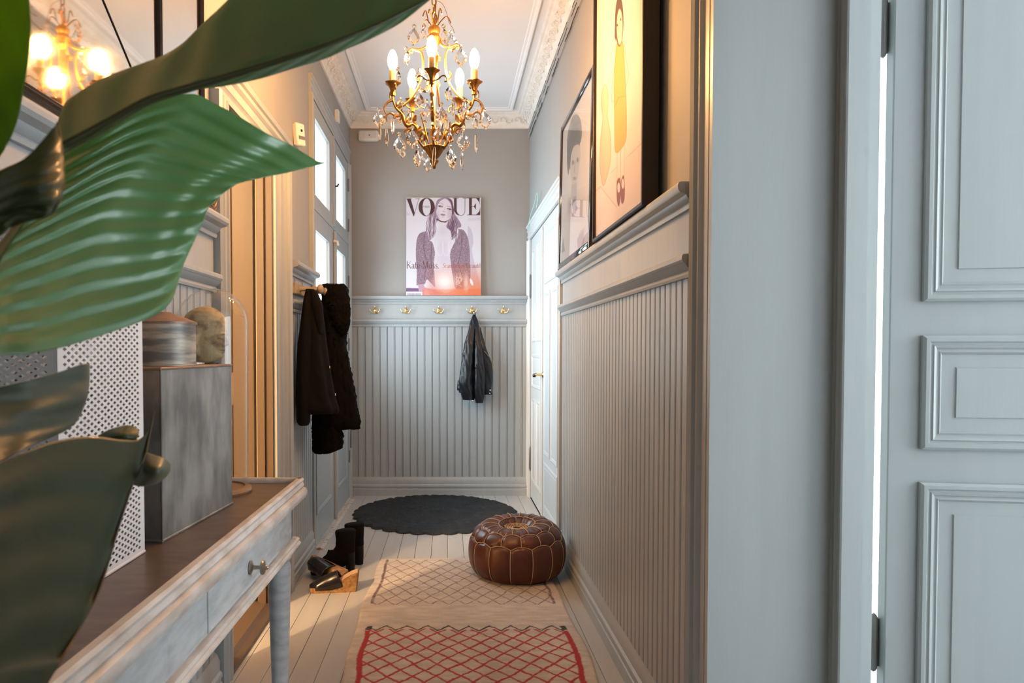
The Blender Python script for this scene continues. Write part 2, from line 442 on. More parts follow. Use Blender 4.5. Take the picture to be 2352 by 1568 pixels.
# cracked picture strip below the right cornice
run('trim_%d' % n_t, [(0,0),(0.010,0.0),(0.014,0.006),(0.010,0.012),(0.010,0.058),(0.016,0.064),(0.012,0.072),(0,0.072)], (PR, OPR1 + 0.155, CORN - 0.085), (PR, PB, CORN - 0.085), (-1,0,0), 'cracked grey strip below the right cornice', 'wall'); n_t += 1
mb = MB(); rnd = random.Random(11)
for zz in (CORN - 0.004, CORN - 0.04, CORN - 0.088):
    y = 2.2
    while y < 5.6:
        ln = rnd.uniform(0.12, 0.5); pts = []
        for i in range(6):
            pts.append((PR - 0.0105 - (0.001 if zz < CORN - 0.08 else 0.0), y + ln * i / 5, zz + rnd.uniform(-0.005, 0.005)))
        mb.tube(pts, 0.0022, 4); y += ln + rnd.uniform(0.02, 0.25)
cr = mb.build('trim_%d' % n_t, M['gap']); structure(cr, 'dark hairline cracks along the right cornice'); n_t += 1

# ---- casings
CAS = [(0,0),(0.030,0),(0.036,0.010),(0.030,0.020),(0.022,0.024),(0.022,0.040),(0.028,0.046),(0.022,0.052),(0.018,0.055),(0.018,0.085),(0.024,0.09),(0.018,0.095),(0.015,0.1),(0.015,0.12),(0,0.12)]
def casing(side, y_in, direction, z0, z1, width, depth=1.0, m='paint', lab='', base=None):
    # vertical casing: starts at the opening edge y_in and runs outwards
    global n_t
    X, nx = (base if base is not None else (PL if side == 'L' else PR)), (1 if side == 'L' else -1)
    pr = [(o * depth, (0.12 - z) * width / 0.12) for o, z in CAS]
    o = structure(MB().sweep(pr, (X, y_in, z0), (X, y_in, z1), (nx,0,0), (0, direction, 0)).build('trim_%d' % n_t, M[m], smooth=25), lab); n_t += 1
    return o
def casing_top(side, y0, y1, z_in, width, depth=1.0, m='paint', lab=''):
    global n_t
    X, nx = (PL if side == 'L' else PR), (1 if side == 'L' else -1)
    pr = [(o * depth, (0.12 - z) * width / 0.12) for o, z in CAS]
    o = structure(MB().sweep(pr, (X, y0, z_in), (X, y1, z_in), (nx,0,0), (0,0,1)).build('trim_%d' % n_t, M[m], smooth=25), lab); n_t += 1
    return o
casing('L', OPL0, -1, 0, OPLZ, 0.16, 1.1, 'paint', 'moulded casing on the near side of the left doorway')
casing('L', OPL1, 1, 0, OPLZ, 0.25, 1.2, 'paint', 'wide moulded casing on the far side of the left doorway')
casing_top('L', OPL0 - 0.16, OPL1 + 0.25, OPLZ, 0.14, 1.25, 'paint', 'moulded casing above the left doorway')
casing('R', OPR1, 1, 0, OPRZ, 0.15, 1.0, 'paint', 'moulded casing at the near end of the boarded right wall')
casing('R', OPR0, -1, 0, OPRZ, 0.15, 1.0, 'paint', 'moulded casing on the near side of the open right doorway')
casing('L', EN0, -1, 0, ENZ, 0.085, 0.75, 'paint', 'grey casing on the near side of the entrance doors')
casing('L', EN1, 1, 0, ENZ, 0.085, 0.75, 'paint', 'grey casing on the far side of the entrance doors')
casing_top('L', EN0 - 0.085, EN1 + 0.085, ENZ, 0.11, 0.75, 'paint', 'grey casing above the entrance doors')
casing('R', DD0, -1, 0, DDZ, 0.12, 0.7, 'paint', 'casing between the double door and the boarded wall')
casing('R', DD1, 1, 0, DDZ, 0.09, 0.7, 'door_paint', 'casing between the double door and the back wall')
casing_top('R', DD0 - 0.12, DD1 + 0.09, DDZ, 0.12, 0.9, 'door_paint', 'moulded lintel casing above the double door')
# linings of the left doorway
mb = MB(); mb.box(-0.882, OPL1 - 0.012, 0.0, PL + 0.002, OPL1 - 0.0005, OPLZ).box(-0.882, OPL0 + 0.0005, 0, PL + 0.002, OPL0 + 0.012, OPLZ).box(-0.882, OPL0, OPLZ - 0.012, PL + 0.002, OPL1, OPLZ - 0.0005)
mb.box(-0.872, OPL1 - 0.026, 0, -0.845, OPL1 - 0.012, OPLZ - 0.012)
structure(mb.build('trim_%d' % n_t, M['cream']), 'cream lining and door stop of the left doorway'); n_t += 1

# ---- raised panels
def panel(mb, o, U, V, N, wd, ht, prof):
    o, U, V, N = Vector(o), Vector(U), Vector(V), Vector(N); vs = []; fs = []
    for d, h in prof:
        for (a, b) in ((d, d), (wd - d, d), (wd - d, ht - d), (d, ht - d)):
            vs.append(o + U * a + V * b + N * h)
    n = len(prof)
    for i in range(n - 1):
        for k in range(4):
            k2 = (k + 1) % 4; fs.append((i*4+k, i*4+k2, (i+1)*4+k2, (i+1)*4+k))
    fs.append(tuple((n-1)*4 + k for k in range(4)))
    return mb.add(vs, fs)
BOLE = [(0,-0.001),(0,0.011),(0.006,0.016),(0.014,0.016),(0.018,0.011),(0.021,0.011),(0.024,0.014),(0.029,0.012),(0.033,0.007),(0.036,0.007),(0.040,0.009),(0.044,0.004),(0.046,0.0015),(0.076,0.0015),(0.078,0.005),(0.080,0.005)]
PAN2 = [(0,-0.001),(0,0.006),(0.008,0.009),(0.014,0.006),(0.020,0.006),(0.026,0.001),(0.034,0.001),(0.036,0.003),(0.04,0.003)]
PAN3 = [(0,-0.001),(0,0.005),(0.006,0.007),(0.012,0.004),(0.02,0.001),(0.024,0.001)]

# ---- door 1: glazed entrance doors (left)
d1 = sroot('door_1', 'grey double entrance door with frosted glass panes and transom')
XD = -0.803
def frame_with_hole(mb, y0, y1, z0, z1, holes, x0, x1):
    # solid leaf with rectangular holes stacked vertically, all of one width
    ya, yb = holes[0][0], holes[0][1]
    mb.box(x0, y0, z0, x1, ya, z1).box(x0, yb, z0, x1, y1, z1)
    z = z0
    for h in sorted(holes, key=lambda q: q[2]):
        mb.box(x0, ya, z, x1, yb, h[2]); z = h[3]
    mb.box(x0, ya, z, x1, yb, z1)
    return mb
YM = 4.885
for (y0, y1, ya, yb) in ((EN0 + 0.004, YM - 0.004, 4.235, 4.715), (YM + 0.004, EN1 - 0.004, 5.03, 5.44)):
    leaf = frame_with_hole(MB(), y0, y1, 0.012, 2.045, [(ya, yb, 0.98, 1.93)], XD - 0.045, XD).build('leaf', M['paint'], d1)
    MB().box(XD - 0.03, ya, 0.98, XD - 0.022, yb, 1.93).build('pane', M['frost'], leaf)
    for z0, z1 in ((0.20, 0.86),):
        mb = MB(); panel(mb, (XD, ya - 0.03, z0), (0,1,0), (0,0,1), (1,0,0), yb - ya + 0.06, z1 - z0, PAN2); mb.build('panel', M['paint'], leaf)
    sash = frame_with_hole(MB(), y0, y1, 2.075, 2.69, [(ya - 0.01, yb + 0.02, 2.14, 2.60)], XD - 0.045, XD).build('transom_sash', M['paint'], d1)
    MB().box(XD - 0.03, ya - 0.01, 2.14, XD - 0.022, yb + 0.02, 2.60).build('pane', M['frost'], sash)
MB().bbox(XD, YM - 0.018, 0.02, XD + 0.022, YM + 0.018, 2.03, 0.004).build('astragal', M['paint'], d1)
MB().bbox(XD - 0.02, YM - 0.018, 2.06, XD + 0.012, YM + 0.018, 2.69, 0.004).build('mullion', M['paint'], d1)
MB().box(XD - 0.045, EN0, 2.046, XD + 0.003, EN1, 2.074).build('transom_bar', M['paint'], d1)
MB().box(-0.879, EN0 + 0.001, 0.0, XD - 0.06, EN1 - 0.001, ENZ).build('backing', M['paint'], d1)
MB().tube([(XD + 0.005, 4.865, 1.96), (XD + 0.03, 4.865, 1.955), (XD + 0.034, 4.865, 1.93)], 0.011, 8).build('latch', M['white_plastic'], d1, smooth=40)
MB().tube([(XD + 0.002, 4.95, 2.36), (XD + 0.02, 4.95, 2.36), (XD + 0.03, 4.93, 2.37)], 0.006, 6).build('window_catch', M['iron'], d1, smooth=40)
for z in (0.35, 1.25, 1.75, 2.2, 2.52):
    MB().tube([(XD + 0.006, EN1 - 0.006, z - 0.05), (XD + 0.006, EN1 - 0.006, z + 0.05)], 0.007, 8).build('hinge', M['oldiron'], d1, smooth=40)
MB().tube([(XD + 0.02, 5.56, 0.90), (XD + 0.03, 5.57, 0.72), (XD + 0.05, 5.585, 0.60), (XD + 0.02, 5.58, 0.56), (XD + 0.02, 5.58, 0.42)], 0.008, 6).build('door_stay', M['oldiron'], d1, smooth=40)
mb = MB(); mb.sweep([(0,0),(0.05,0),(0.05,0.008),(0.03,0.014),(0,0.014)], (XD, EN0, 0), (XD, EN1, 0), (1,0,0))
structure(mb.build('trim_%d' % n_t, mat('worn_threshold', (0.55,0.52,0.48), 0.6, col2=(0.30,0.25,0.21), vscale=45, lo=0.36, hi=0.46)), 'worn chipped threshold of the entrance doors'); n_t += 1

# ---- door 2: white double door (right)
d2 = sroot('door_2', 'pale grey panelled double door with brass lever handle')
XE = 0.672
for k, (y0, y1) in enumerate(((DD0 + 0.004, 4.956), (4.964, DD1 - 0.004))):
    leaf = MB().box(XE, y0, 0.01, XE + 0.045, y1, DDZ - 0.004).build('leaf', M['door_paint'], d2)
    wd = y1 - y0; m0 = 0.095
    half = (wd - 2 * m0 - 0.07) / 2
    if k == 0:
        spec = [(m0, wd - 2*m0, 1.66, 2.01), (m0, half, 0.48, 1.60), (wd - m0 - half, half, 0.48, 1.60), (m0, wd - 2*m0, 0.10, 0.42)]
    else:
        spec = [(m0, half, 1.27, 2.0), (wd - m0 - half, half, 1.27, 2.0), (m0, wd - 2*m0, 0.91, 1.17), (m0, half, 0.16, 0.82), (wd - m0 - half, half, 0.16, 0.82)]
    for (off, pw, z0, z1) in spec:
        mb = MB(); panel(mb, (XE, y0 + off, z0), (0,1,0), (0,0,1), (-1,0,0), pw, z1 - z0, PAN2); mb.build('panel', M['door_paint'], leaf)
    for z in (0.32, 1.72):
        yy = y0 + 0.004 if k == 0 else y1 - 0.004
        MB().lathe([(0,-0.1),(0.003,-0.095),(0.005,-0.085),(0.008,-0.08),(0.008,0.08),(0.005,0.085),(0.003,0.095),(0,0.1)], 8, (XE - 0.008, yy, z)).build('hinge', M['oldiron'], leaf, smooth=40)
MB().bbox(XE - 0.012, 4.945, 0.02, XE, 4.975, DDZ - 0.02, 0.003).build('astragal', M['door_paint'], d2)
hd = MB(); hy, hz = 4.905, 1.03
hd.lathe([(0,0),(0.022,0),(0.024,0.004),(0.018,0.010),(0.010,0.014),(0.009,0.05),(0.012,0.054),(0.010,0.06),(0,0.062)], 16, (0,0,0), 'x')
hd.xf(Matrix.Translation((XE, hy, hz)) @ Matrix.Rotation(math.pi, 4, 'Z'))
hd.tube([(XE - 0.052, hy, hz), (XE - 0.055, hy + 0.03, hz + 0.004), (XE - 0.056, hy + 0.06, hz), (XE - 0.055, hy + 0.075, hz - 0.006)], [0.008, 0.006, 0.006, 0.005], 8)
handle = hd.build('door_handle', M['brass'], d2, smooth=40, label='brass lever handle with black grips')
MB().lathe([(0,-0.014),(0.010,-0.012),(0.013,-0.004),(0.013,0.004),(0.010,0.012),(0,0.014)], 12, (XE - 0.056, hy + 0.09, hz - 0.008)).build('grip', M['black'], handle, smooth=50)
MB().lathe([(0,-0.012),(0.009,-0.01),(0.012,0),(0.009,0.01),(0,0.012)], 12, (XE - 0.056, hy + 0.012, hz)).build('grip', M['black'], handle, smooth=50)

# ---- door 3: open door of the side room (right foreground), with its frame
mb = MB(); mb.box(0.634, OPR1 - 0.012, 0, 0.985, OPR1 - 0.0005, OPRZ).box(0.634, OPR1 - 0.0005, 0, 0.666, OPR1 + 0.006, OPRZ)
structure(mb.build('trim_%d' % n_t, M['reveal']), 'flat sage grey lining of the open doorway'); n_t += 1
mb = MB()
mb.sweep([(0,0),(0.006,0.0),(0.010,0.006),(0.014,0.006),(0.018,0.0),(0.024,0.0),(0.03,0.004),(0.036,0.0),(0.044,0.0),(0.046,0.004),(0.046,0.054),(0,0.054)], (0.93, OPR1 - 0.011, 0), (0.93, OPR1 - 0.011, OPRZ), (0,-1,0), (1,0,0))
structure(mb.build('trim_%d' % n_t, M['reveal'], smooth=20), 'proud moulded stop of the door frame'); n_t += 1
structure(MB().box(0.9855, OPR1 - 0.012, 0, 1.036, OPR1 + 0.035, OPRZ).build('trim_%d' % n_t, M['reveal']), 'rebate of the door frame beside the bright gap'); n_t += 1
structure(MB().box(0.9855, OPR0 - 0.03, OPRZ - 0.04, 1.036, OPR1 + 0.035, OPRZ).build('trim_%d' % n_t, M['reveal']), 'head of the door frame'); n_t += 1
d3 = sroot('door_3', 'sage grey panelled door standing open at the right edge', (1.072, OPR1 - 0.005, 0), R(-9.0))
LW, LH = 0.86, 2.36
leaf = MB().bbox(0, 0, 0.012, LW, 0.042, LH, 0.003).build('leaf', M['reveal'], d3)
for z0, z1 in ((1.318, 2.24), (0.962, 1.236), (0.13, 0.882)):
    mb = MB(); panel(mb, (0.070, 0, z0), (1,0,0), (0,0,1), (0,-1,0), LW - 0.150, z1 - z0, BOLE); mb.build('panel', M['reveal'], leaf)
for z in (0.47, 1.99):
    h = MB().lathe([(0,-0.075),(0.006,-0.07),(0.009,-0.062),(0.009,0.062),(0.006,0.07),(0,0.075)], 10, (-0.012, 0.03, z)).box(-0.03, 0.03, z - 0.06, 0.0, 0.036, z + 0.06)
    h.build('hinge', M['oldiron'], d3, smooth=40)

# ---- door 4: door of the neighbouring room, swung open inwards
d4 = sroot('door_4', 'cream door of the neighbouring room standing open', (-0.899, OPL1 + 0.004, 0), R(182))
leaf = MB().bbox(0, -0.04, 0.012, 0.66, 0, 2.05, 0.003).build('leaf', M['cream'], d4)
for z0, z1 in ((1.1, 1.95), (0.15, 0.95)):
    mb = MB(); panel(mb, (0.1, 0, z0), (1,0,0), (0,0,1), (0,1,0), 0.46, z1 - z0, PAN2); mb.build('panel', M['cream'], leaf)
# ================================================================== console table and what stands on it
M['tablepaint'] = mat('chalky_grey_table_paint', (0.50, 0.52, 0.53), 0.55, var=0.18, vscale=22, bump=0.10, bscale=120, stretch=(1,0.6,2.2), col2=(0.38,0.395,0.40))
M['tableedge'] = mat('worn_white_table_edge', (0.60, 0.575, 0.55), 0.5, col2=(0.42,0.36,0.31), vscale=30, stretch=(1,0.35,1), bump=0.08, lo=0.3, hi=0.6)
M['tabletop'] = mat('dark_worn_tabletop', (0.125, 0.088, 0.070), 0.36, col2=(0.075,0.052,0.042), vscale=9, stretch=(1.2,3.5,1), bump=0.06)
TZ = 0.80
far = atZ(696, 1096, TZ)                     # far front corner of the rim
TYAW = R(0.7)
tb = thing('console_table', 'grey chalk painted console table with dark tray top and turned legs', 'table', (far.x, far.y, 0), -TYAW)
# local frame: x = -depth .. 0 (front at x=0), y = -length .. 0 (far end at y=0)
TD, TL = 0.300, 1.75
MB().box(-TD + 0.01, -TL + 0.01, TZ - 0.034, -0.012, -0.012, TZ - 0.014).build('tray_top', M['tabletop'], tb)
RIM = [(0.012,-0.03),(0.016,-0.024),(0.012,-0.016),(0.0,-0.012),(0.002,-0.004),(-0.004,0.0),(-0.016,0.0),(-0.022,-0.006),(-0.024,-0.014),(-0.024,-0.03)]
LIP = [(-0.03,-0.066),(0.0,-0.066),(0.008,-0.062),(0.013,-0.052),(0.014,-0.044),(0.011,-0.034),(0.004,-0.030),(-0.03,-0.030)]
RIMT = [(0.0,-0.0305),(0.004,-0.024),(0.0,-0.014),(0.003,-0.006),(-0.002,0.0),(-0.016,0.0),(-0.022,-0.008),(-0.024,-0.0305)]
for nm, pr in (('rim', RIMT), ('top_moulding', LIP)):
    mb = MB()
    ov = 0.0 if nm == 'rim' else 0.0
    mb.sweep(pr, (0, -TL, TZ), (0, 0.0, TZ), (1,0,0))
    mb.sweep(pr, (-TD, 0, TZ), (0.0, 0, TZ), (0,1,0))
    mb.sweep(pr, (-TD, -TL, TZ), (0, -TL, TZ), (0,-1,0))
    mb.sweep(pr, (-TD + 0.0, -TL, TZ), (-TD, 0, TZ), (-1,0,0))
    mb.build(nm, M['tableedge'], tb, smooth=35)
az0, az1 = TZ - 0.192, TZ - 0.062
xf_ = -0.026
mb = MB(); mb.box(xf_ - 0.02, -TL + 0.03, az0, xf_, -0.028, az1).box(-TD + 0.02, -TL + 0.03, az0, -TD + 0.04, -0.028, az1).box(-TD + 0.02, -0.048, az0, xf_, -0.0285, az1).box(-TD + 0.02, -TL + 0.03, az0, xf_, -TL + 0.05, az1)
mb.build('apron', M['tablepaint'], tb)
LOWM = [(-0.02,-0.210),(0.004,-0.210),(0.010,-0.205),(0.010,-0.2),(0.004,-0.196),(0.006,-0.190),(0.002,-0.185),(-0.006,-0.183),(-0.02,-0.182)]
mb = MB(); mb.sweep(LOWM, (xf_ + 0.012, -TL + 0.02, TZ), (xf_ + 0.012, -0.016, TZ), (1,0,0)); mb.sweep(LOWM, (-TD + 0.02, -0.028, TZ), (xf_ + 0.012, -0.028, TZ), (0,1,0))
mb.build('lower_moulding', M['tableedge'], tb, smooth=35)
for (ya, yb) in ((-0.777, -0.215), (-1.535, -0.98)):
    dr = MB(); panel(dr, (xf_, ya, az0 + 0.012), (0,1,0), (0,0,1), (1,0,0), yb - ya, az1 - az0 - 0.022, [(0,-0.001),(0,0.003),(0.003,0.0055),(0.006,0.0055),(0.009,0.004)])
    dro = dr.build('drawer', M['tablepaint'], tb)
    kb = MB(); kb.lathe([(0,0),(0.016,0.0),(0.017,0.002),(0.012,0.005),(0.0055,0.008),(0.0045,0.022),(0.006,0.026),(0.016,0.028),(0.018,0.031),(0.0165,0.035),(0.011,0.037),(0.006,0.039),(0.005,0.043),(0.003,0.046),(0,0.047)], 20, (xf_ + 0.005, (ya + yb) / 2, (az0 + az1) / 2 - 0.004), 'x')
    kb.build('knob', mat('pewter_knob', (0.36,0.32,0.27), 0.35, 0.9), dro, smooth=40)
LEG = [(0,0),(0.019,0),(0.021,0.02),(0.023,0.05),(0.0355,0.50),(0.0365,0.538),(0.033,0.546),(0.028,0.550),(0.030,0.556),(0.0375,0.562),(0.0385,0.572),(0.0375,0.586),(0.036,0.590),(0.0,0.590)]
for (lx, ly) in ((xf_ - 0.034, -0.064), (xf_ - 0.034, -TL + 0.066)):
    lg = MB().lathe([(r * 0.96, z) for r, z in LEG], 24, (lx, ly, 0)).build('leg', M['tablepaint'], tb, smooth=40)
    MB().box(lx - 0.034, ly - 0.034, 0.588, lx + 0.034, ly + 0.036, az0 + 0.01).build('leg_block', M['tablepaint'], lg)
TOP = TZ - 0.014

# ---- perforated white metal bin with diamond holes cut through
M['whitemetal'] = mat('white_enamelled_metal', (0.68, 0.68, 0.70), 0.35, 0.0, var=0.05)
bin0 = atZ(332, 1268, TOP)                    # far bottom front corner
BX, BY1 = bin0.x, bin0.y
BW, BLn, BH = 0.165, 0.30, 0.62
bn = thing('perforated_bin', 'white perforated metal bin with diamond holes on the console table', 'bin', (BX, BY1, TOP), R(-1.0))
def perforated(mb, o, U, V, wd, ht, a=0.0115, b=0.0062, hole=0.54, edge=0.010):
    # rhombic lattice, every cell carries a rhombic hole; plain strips close the edges
    o, U, V = Vector(o), Vector(U), Vector(V)
    nu = int((wd - 2*edge) / (2*a)); nv = 2 * int((ht - 2*edge) / (2*b)); a = (wd - 2*edge) / (2*nu); b = (ht - 2*edge) / nv
    def P(p, q): return o + U * p + V * q
    for (a0, a1, b0, b1) in ((0, wd, 0, edge), (0, wd, ht - edge, ht), (0, edge, edge, ht - edge), (wd - edge, wd, edge, ht - edge)):
        mb.add([P(a0,b0), P(a1,b0), P(a1,b1), P(a0,b1)], [(0,1,2,3)])
    for j in range(nv + 1):
        cv = edge + j * b
        for i in range(nu + (1 if j % 2 == 0 else 0)):
            cu = edge + i * 2 * a + (a if j % 2 else 0.0)
            edge_cell = j in (0, nv) or (j % 2 == 0 and i in (0, nu))
            cor = [(cu - a, cv), (cu, cv - b), (cu + a, cv), (cu, cv + b)]
            cor = [(min(max(p, edge), wd - edge), min(max(q, edge), ht - edge)) for p, q in cor]
            if edge_cell:
                mb.add([P(*c) for c in cor], [(0,1,2,3)]); continue
            inn = [(cu - a*hole, cv), (cu, cv - b*hole), (cu + a*hole, cv), (cu, cv + b*hole)]
            mb.add([P(*c) for c in cor + inn], [(0,1,5,4),(1,2,6,5),(2,3,7,6),(3,0,4,7)])
mb = MB(); perforated(mb, (0, -BLn, 0.0), (0,1,0), (0,0,1), BLn, BH); sd = mb.build('side_panel', M['whitemetal'], bn)
mb = MB(); perforated(mb, (-BW, -BLn, 0.0), (1,0,0), (0,0,1), BW, BH); mb.build('end_panel', M['whitemetal'], bn)
mb = MB(); perforated(mb, (-BW, -BLn, 0.0), (0,1,0), (0,0,1), BLn, BH); mb.build('side_panel', M['whitemetal'], bn)
mb = MB(); perforated(mb, (-BW, 0, 0.0), (1,0,0), (0,0,1), BW, BH); mb.build('end_panel', M['whitemetal'], bn)
for o in bn.children:
    sm = o.modifiers.new('thick', 'SOLIDIFY'); sm.thickness = 0.0012; sm.offset = -1
for z in (0.003, BH - 0.003):
    MB().tube([(0,0,z), (-BW,0,z), (-BW,-BLn,z), (0,-BLn,z), (0,0,z)], 0.003, 6).build('rim_wire', M['whitemetal'], bn, smooth=50)
MB().box(-BW, -BLn, 0.0, 0, 0, 0.002).build('bottom', M['iron'], bn)

# ---- zinc box
M['zinc'] = mat('weathered_zinc', (0.36, 0.37, 0.365), 0.42, 0.55, col2=(0.17,0.175,0.18), vscale=7, stretch=(2,1.2,0.8), bump=0.10, bscale=60, detail=10, lo=0.38, hi=0.62)
M['rustedge'] = mat('rusty_zinc_rim', (0.30, 0.19, 0.14), 0.5, 0.5, col2=(0.18,0.13,0.11), vscale=30)
za, zb = atZ(373, 1246, TOP), atZ(534, 1157, TOP)
zl = (zb - za).length; zang = math.atan2(zb.y - za.y, zb.x - za.x)
ZH = 0.378
zx = thing('zinc_box', 'tall weathered grey zinc box with a rusty rim on the console table', 'box', (za.x, za.y, TOP), zang)
# local: x along length, y = inward (towards wall), z up
ZW = 0.15
MB().bbox(0, 0, 0.003, zl, ZW, ZH - 0.002, 0.002).build('body', M['zinc'], zx)
mb = MB(); mb.bbox(-0.003, -0.003, ZH - 0.006, zl + 0.003, ZW + 0.003, ZH, 0.0015); mb.build('lid_edge', M['rustedge'], zx)
mb = MB(); mb.bbox(-0.002, -0.002, 0.0, zl + 0.003, ZW + 0.002, 0.006, 0.0015).tube([(0,-0.001,0),(0,-0.001,ZH)], 0.0018, 6); mb.build('seam', M['zinc'], zx)

# ---- round tin on the zinc box
M['tin'] = mat('faded_painted_tin', (0.42, 0.37, 0.31), 0.5, 0.3, col2=(0.15,0.145,0.14), vscale=10, stretch=(0.8,0.8,5), bump=0.08, detail=10, lo=0.42, hi=0.58)
zcen = Vector((za.x, za.y, 0)) + Vector((math.cos(zang), math.sin(zang), 0)) * 0.17 + Vector((-math.sin(zang), math.cos(zang), 0)) * 0.0745
tr = 0.068
tn = thing('round_tin', 'faded round tin with conical lid standing on the zinc box', 'tin', (zcen.x, zcen.y, TOP + ZH))
MB().lathe([(0,0.0005),(tr + 0.005,0.0005),(tr + 0.005,0.003),(tr,0.005),(tr,0.100),(0,0.100)], 40).build('body', M['tin'], tn, smooth=40)
MB().lathe([(0,0.1005),(tr + 0.003,0.0985),(tr + 0.003,0.104),(tr - 0.004,0.107),(0.02,0.124),(0.012,0.128),(0,0.129)], 40).build('lid', M['rustedge'], tn, smooth=40)

# ---- glass cloche, its base, the stand and the carved head
M['glass'] = mat('clear_glass', (1,1,1), 0.0, trans=1.0, ior=1.38)
CX, CYc, CR = at(490, 900, 2.035).x, 2.035, 0.100
def glass_thin(name, tint=(1,1,1), rough=0.0, glossy_gain=1.0):
    m = bpy.data.materials.new(name); m.use_nodes = True; nt = m.node_tree; nt.nodes.remove(nt.nodes['Principled BSDF'])
    out = nt.nodes['Material Output']; t = nt.nodes.new('ShaderNodeBsdfTransparent'); g = nt.nodes.new('ShaderNodeBsdfGlossy'); mx = nt.nodes.new('ShaderNodeMixShader')
    fr = nt.nodes.new('ShaderNodeFresnel'); ge = nt.nodes.new('ShaderNodeNewGeometry'); io = nt.nodes.new('ShaderNodeMath'); io.operation = 'MULTIPLY_ADD'; io.inputs[1].default_value = 1 / 1.5 - 1.5; io.inputs[2].default_value = 1.5
    nt.links.new(ge.outputs['Backfacing'], io.inputs[0]); nt.links.new(io.outputs[0], fr.inputs[0])
    ml = nt.nodes.new('ShaderNodeMath'); ml.operation = 'MULTIPLY'; ml.inputs[1].default_value = glossy_gain; ml.use_clamp = True
    t.inputs[0].default_value = (*tint, 1); g.inputs['Roughness'].default_value = rough; g.inputs[0].default_value = (1,1,1,1)
    nt.links.new(fr.outputs[0], ml.inputs[0]); nt.links.new(ml.outputs[0], mx.inputs[0]); nt.links.new(t.outputs[0], mx.inputs[1]); nt.links.new(g.outputs[0], mx.inputs[2]); nt.links.new(mx.outputs[0], out.inputs[0])
    return m
M['thinglass'] = glass_thin('blown_glass', (0.97,0.98,0.975), glossy_gain=1.0)
cl = thing('glass_cloche', 'tall clear glass cloche with domed top on a wooden base', 'cloche', (CX, CYc, TOP))
MB().lathe([(0,0),(CR + 0.006,0.0),(CR + 0.008,0.006),(CR + 0.004,0.013),(CR - 0.012,0.017),(CR - 0.014,0.012),(0,0.012)], 48).build('base', mat('turned_wood_base', (0.30,0.17,0.09), 0.4, var=0.3, vscale=12), cl, smooth=40)
H1 = 0.595; cyl = H1 - CR * 0.98
prof_o = [(CR * 0.965, 0.0125)] + [(CR * (0.965 + 0.035 * i / 8), 0.0125 + (cyl - 0.0125) * i / 8) for i in range(1, 9)] + [(CR * math.cos(a), cyl + CR * 0.98 * math.sin(a)) for a in [math.pi / 2 * i / 16 for i in range(1, 17)]]
prof_i = [(max(r - 0.0035, 0.0), z - (0.0035 if r < CR * 0.5 else 0.0) ) for r, z in prof_o][::-1]
prof_o[-1] = (0.0, prof_o[-1][1]); prof_i[0] = (0.0, prof_i[0][1])
dome = MB(); dome.lathe([(r + 0.0, z) for r, z in prof_o], 64); dome.f = [f for f in dome.f if len(f) == 4]; dome.build('dome', M['thinglass'], cl, smooth=50)

M['stone'] = mat('weathered_sandstone', (0.46, 0.34, 0.19), 0.8, col2=(0.20,0.13,0.07), vscale=24, bump=0.5, bscale=90, detail=12, lo=0.36, hi=0.52)
HZ0 = at(465, 832, CYc).z; HH = at(465, 702, CYc).z - HZ0
sty = thing('display_stand', 'slim dark wooden stand under the carved head inside the cloche', 'stand', (CX - 0.004, CYc, TOP + 0.012))
mb = MB(); mb.lathe([(0,0),(0.045,0.0),(0.046,0.012),(0.014,0.02),(0.010,0.05),(0.010,HZ0 - TOP - 0.03),(0.02,HZ0 - TOP - 0.016),(0.02,HZ0 - TOP - 0.013),(0,HZ0 - TOP - 0.013)], 20)
mb.build('post', mat('dark_stand_wood', (0.09,0.055,0.035), 0.5), sty, smooth=40)
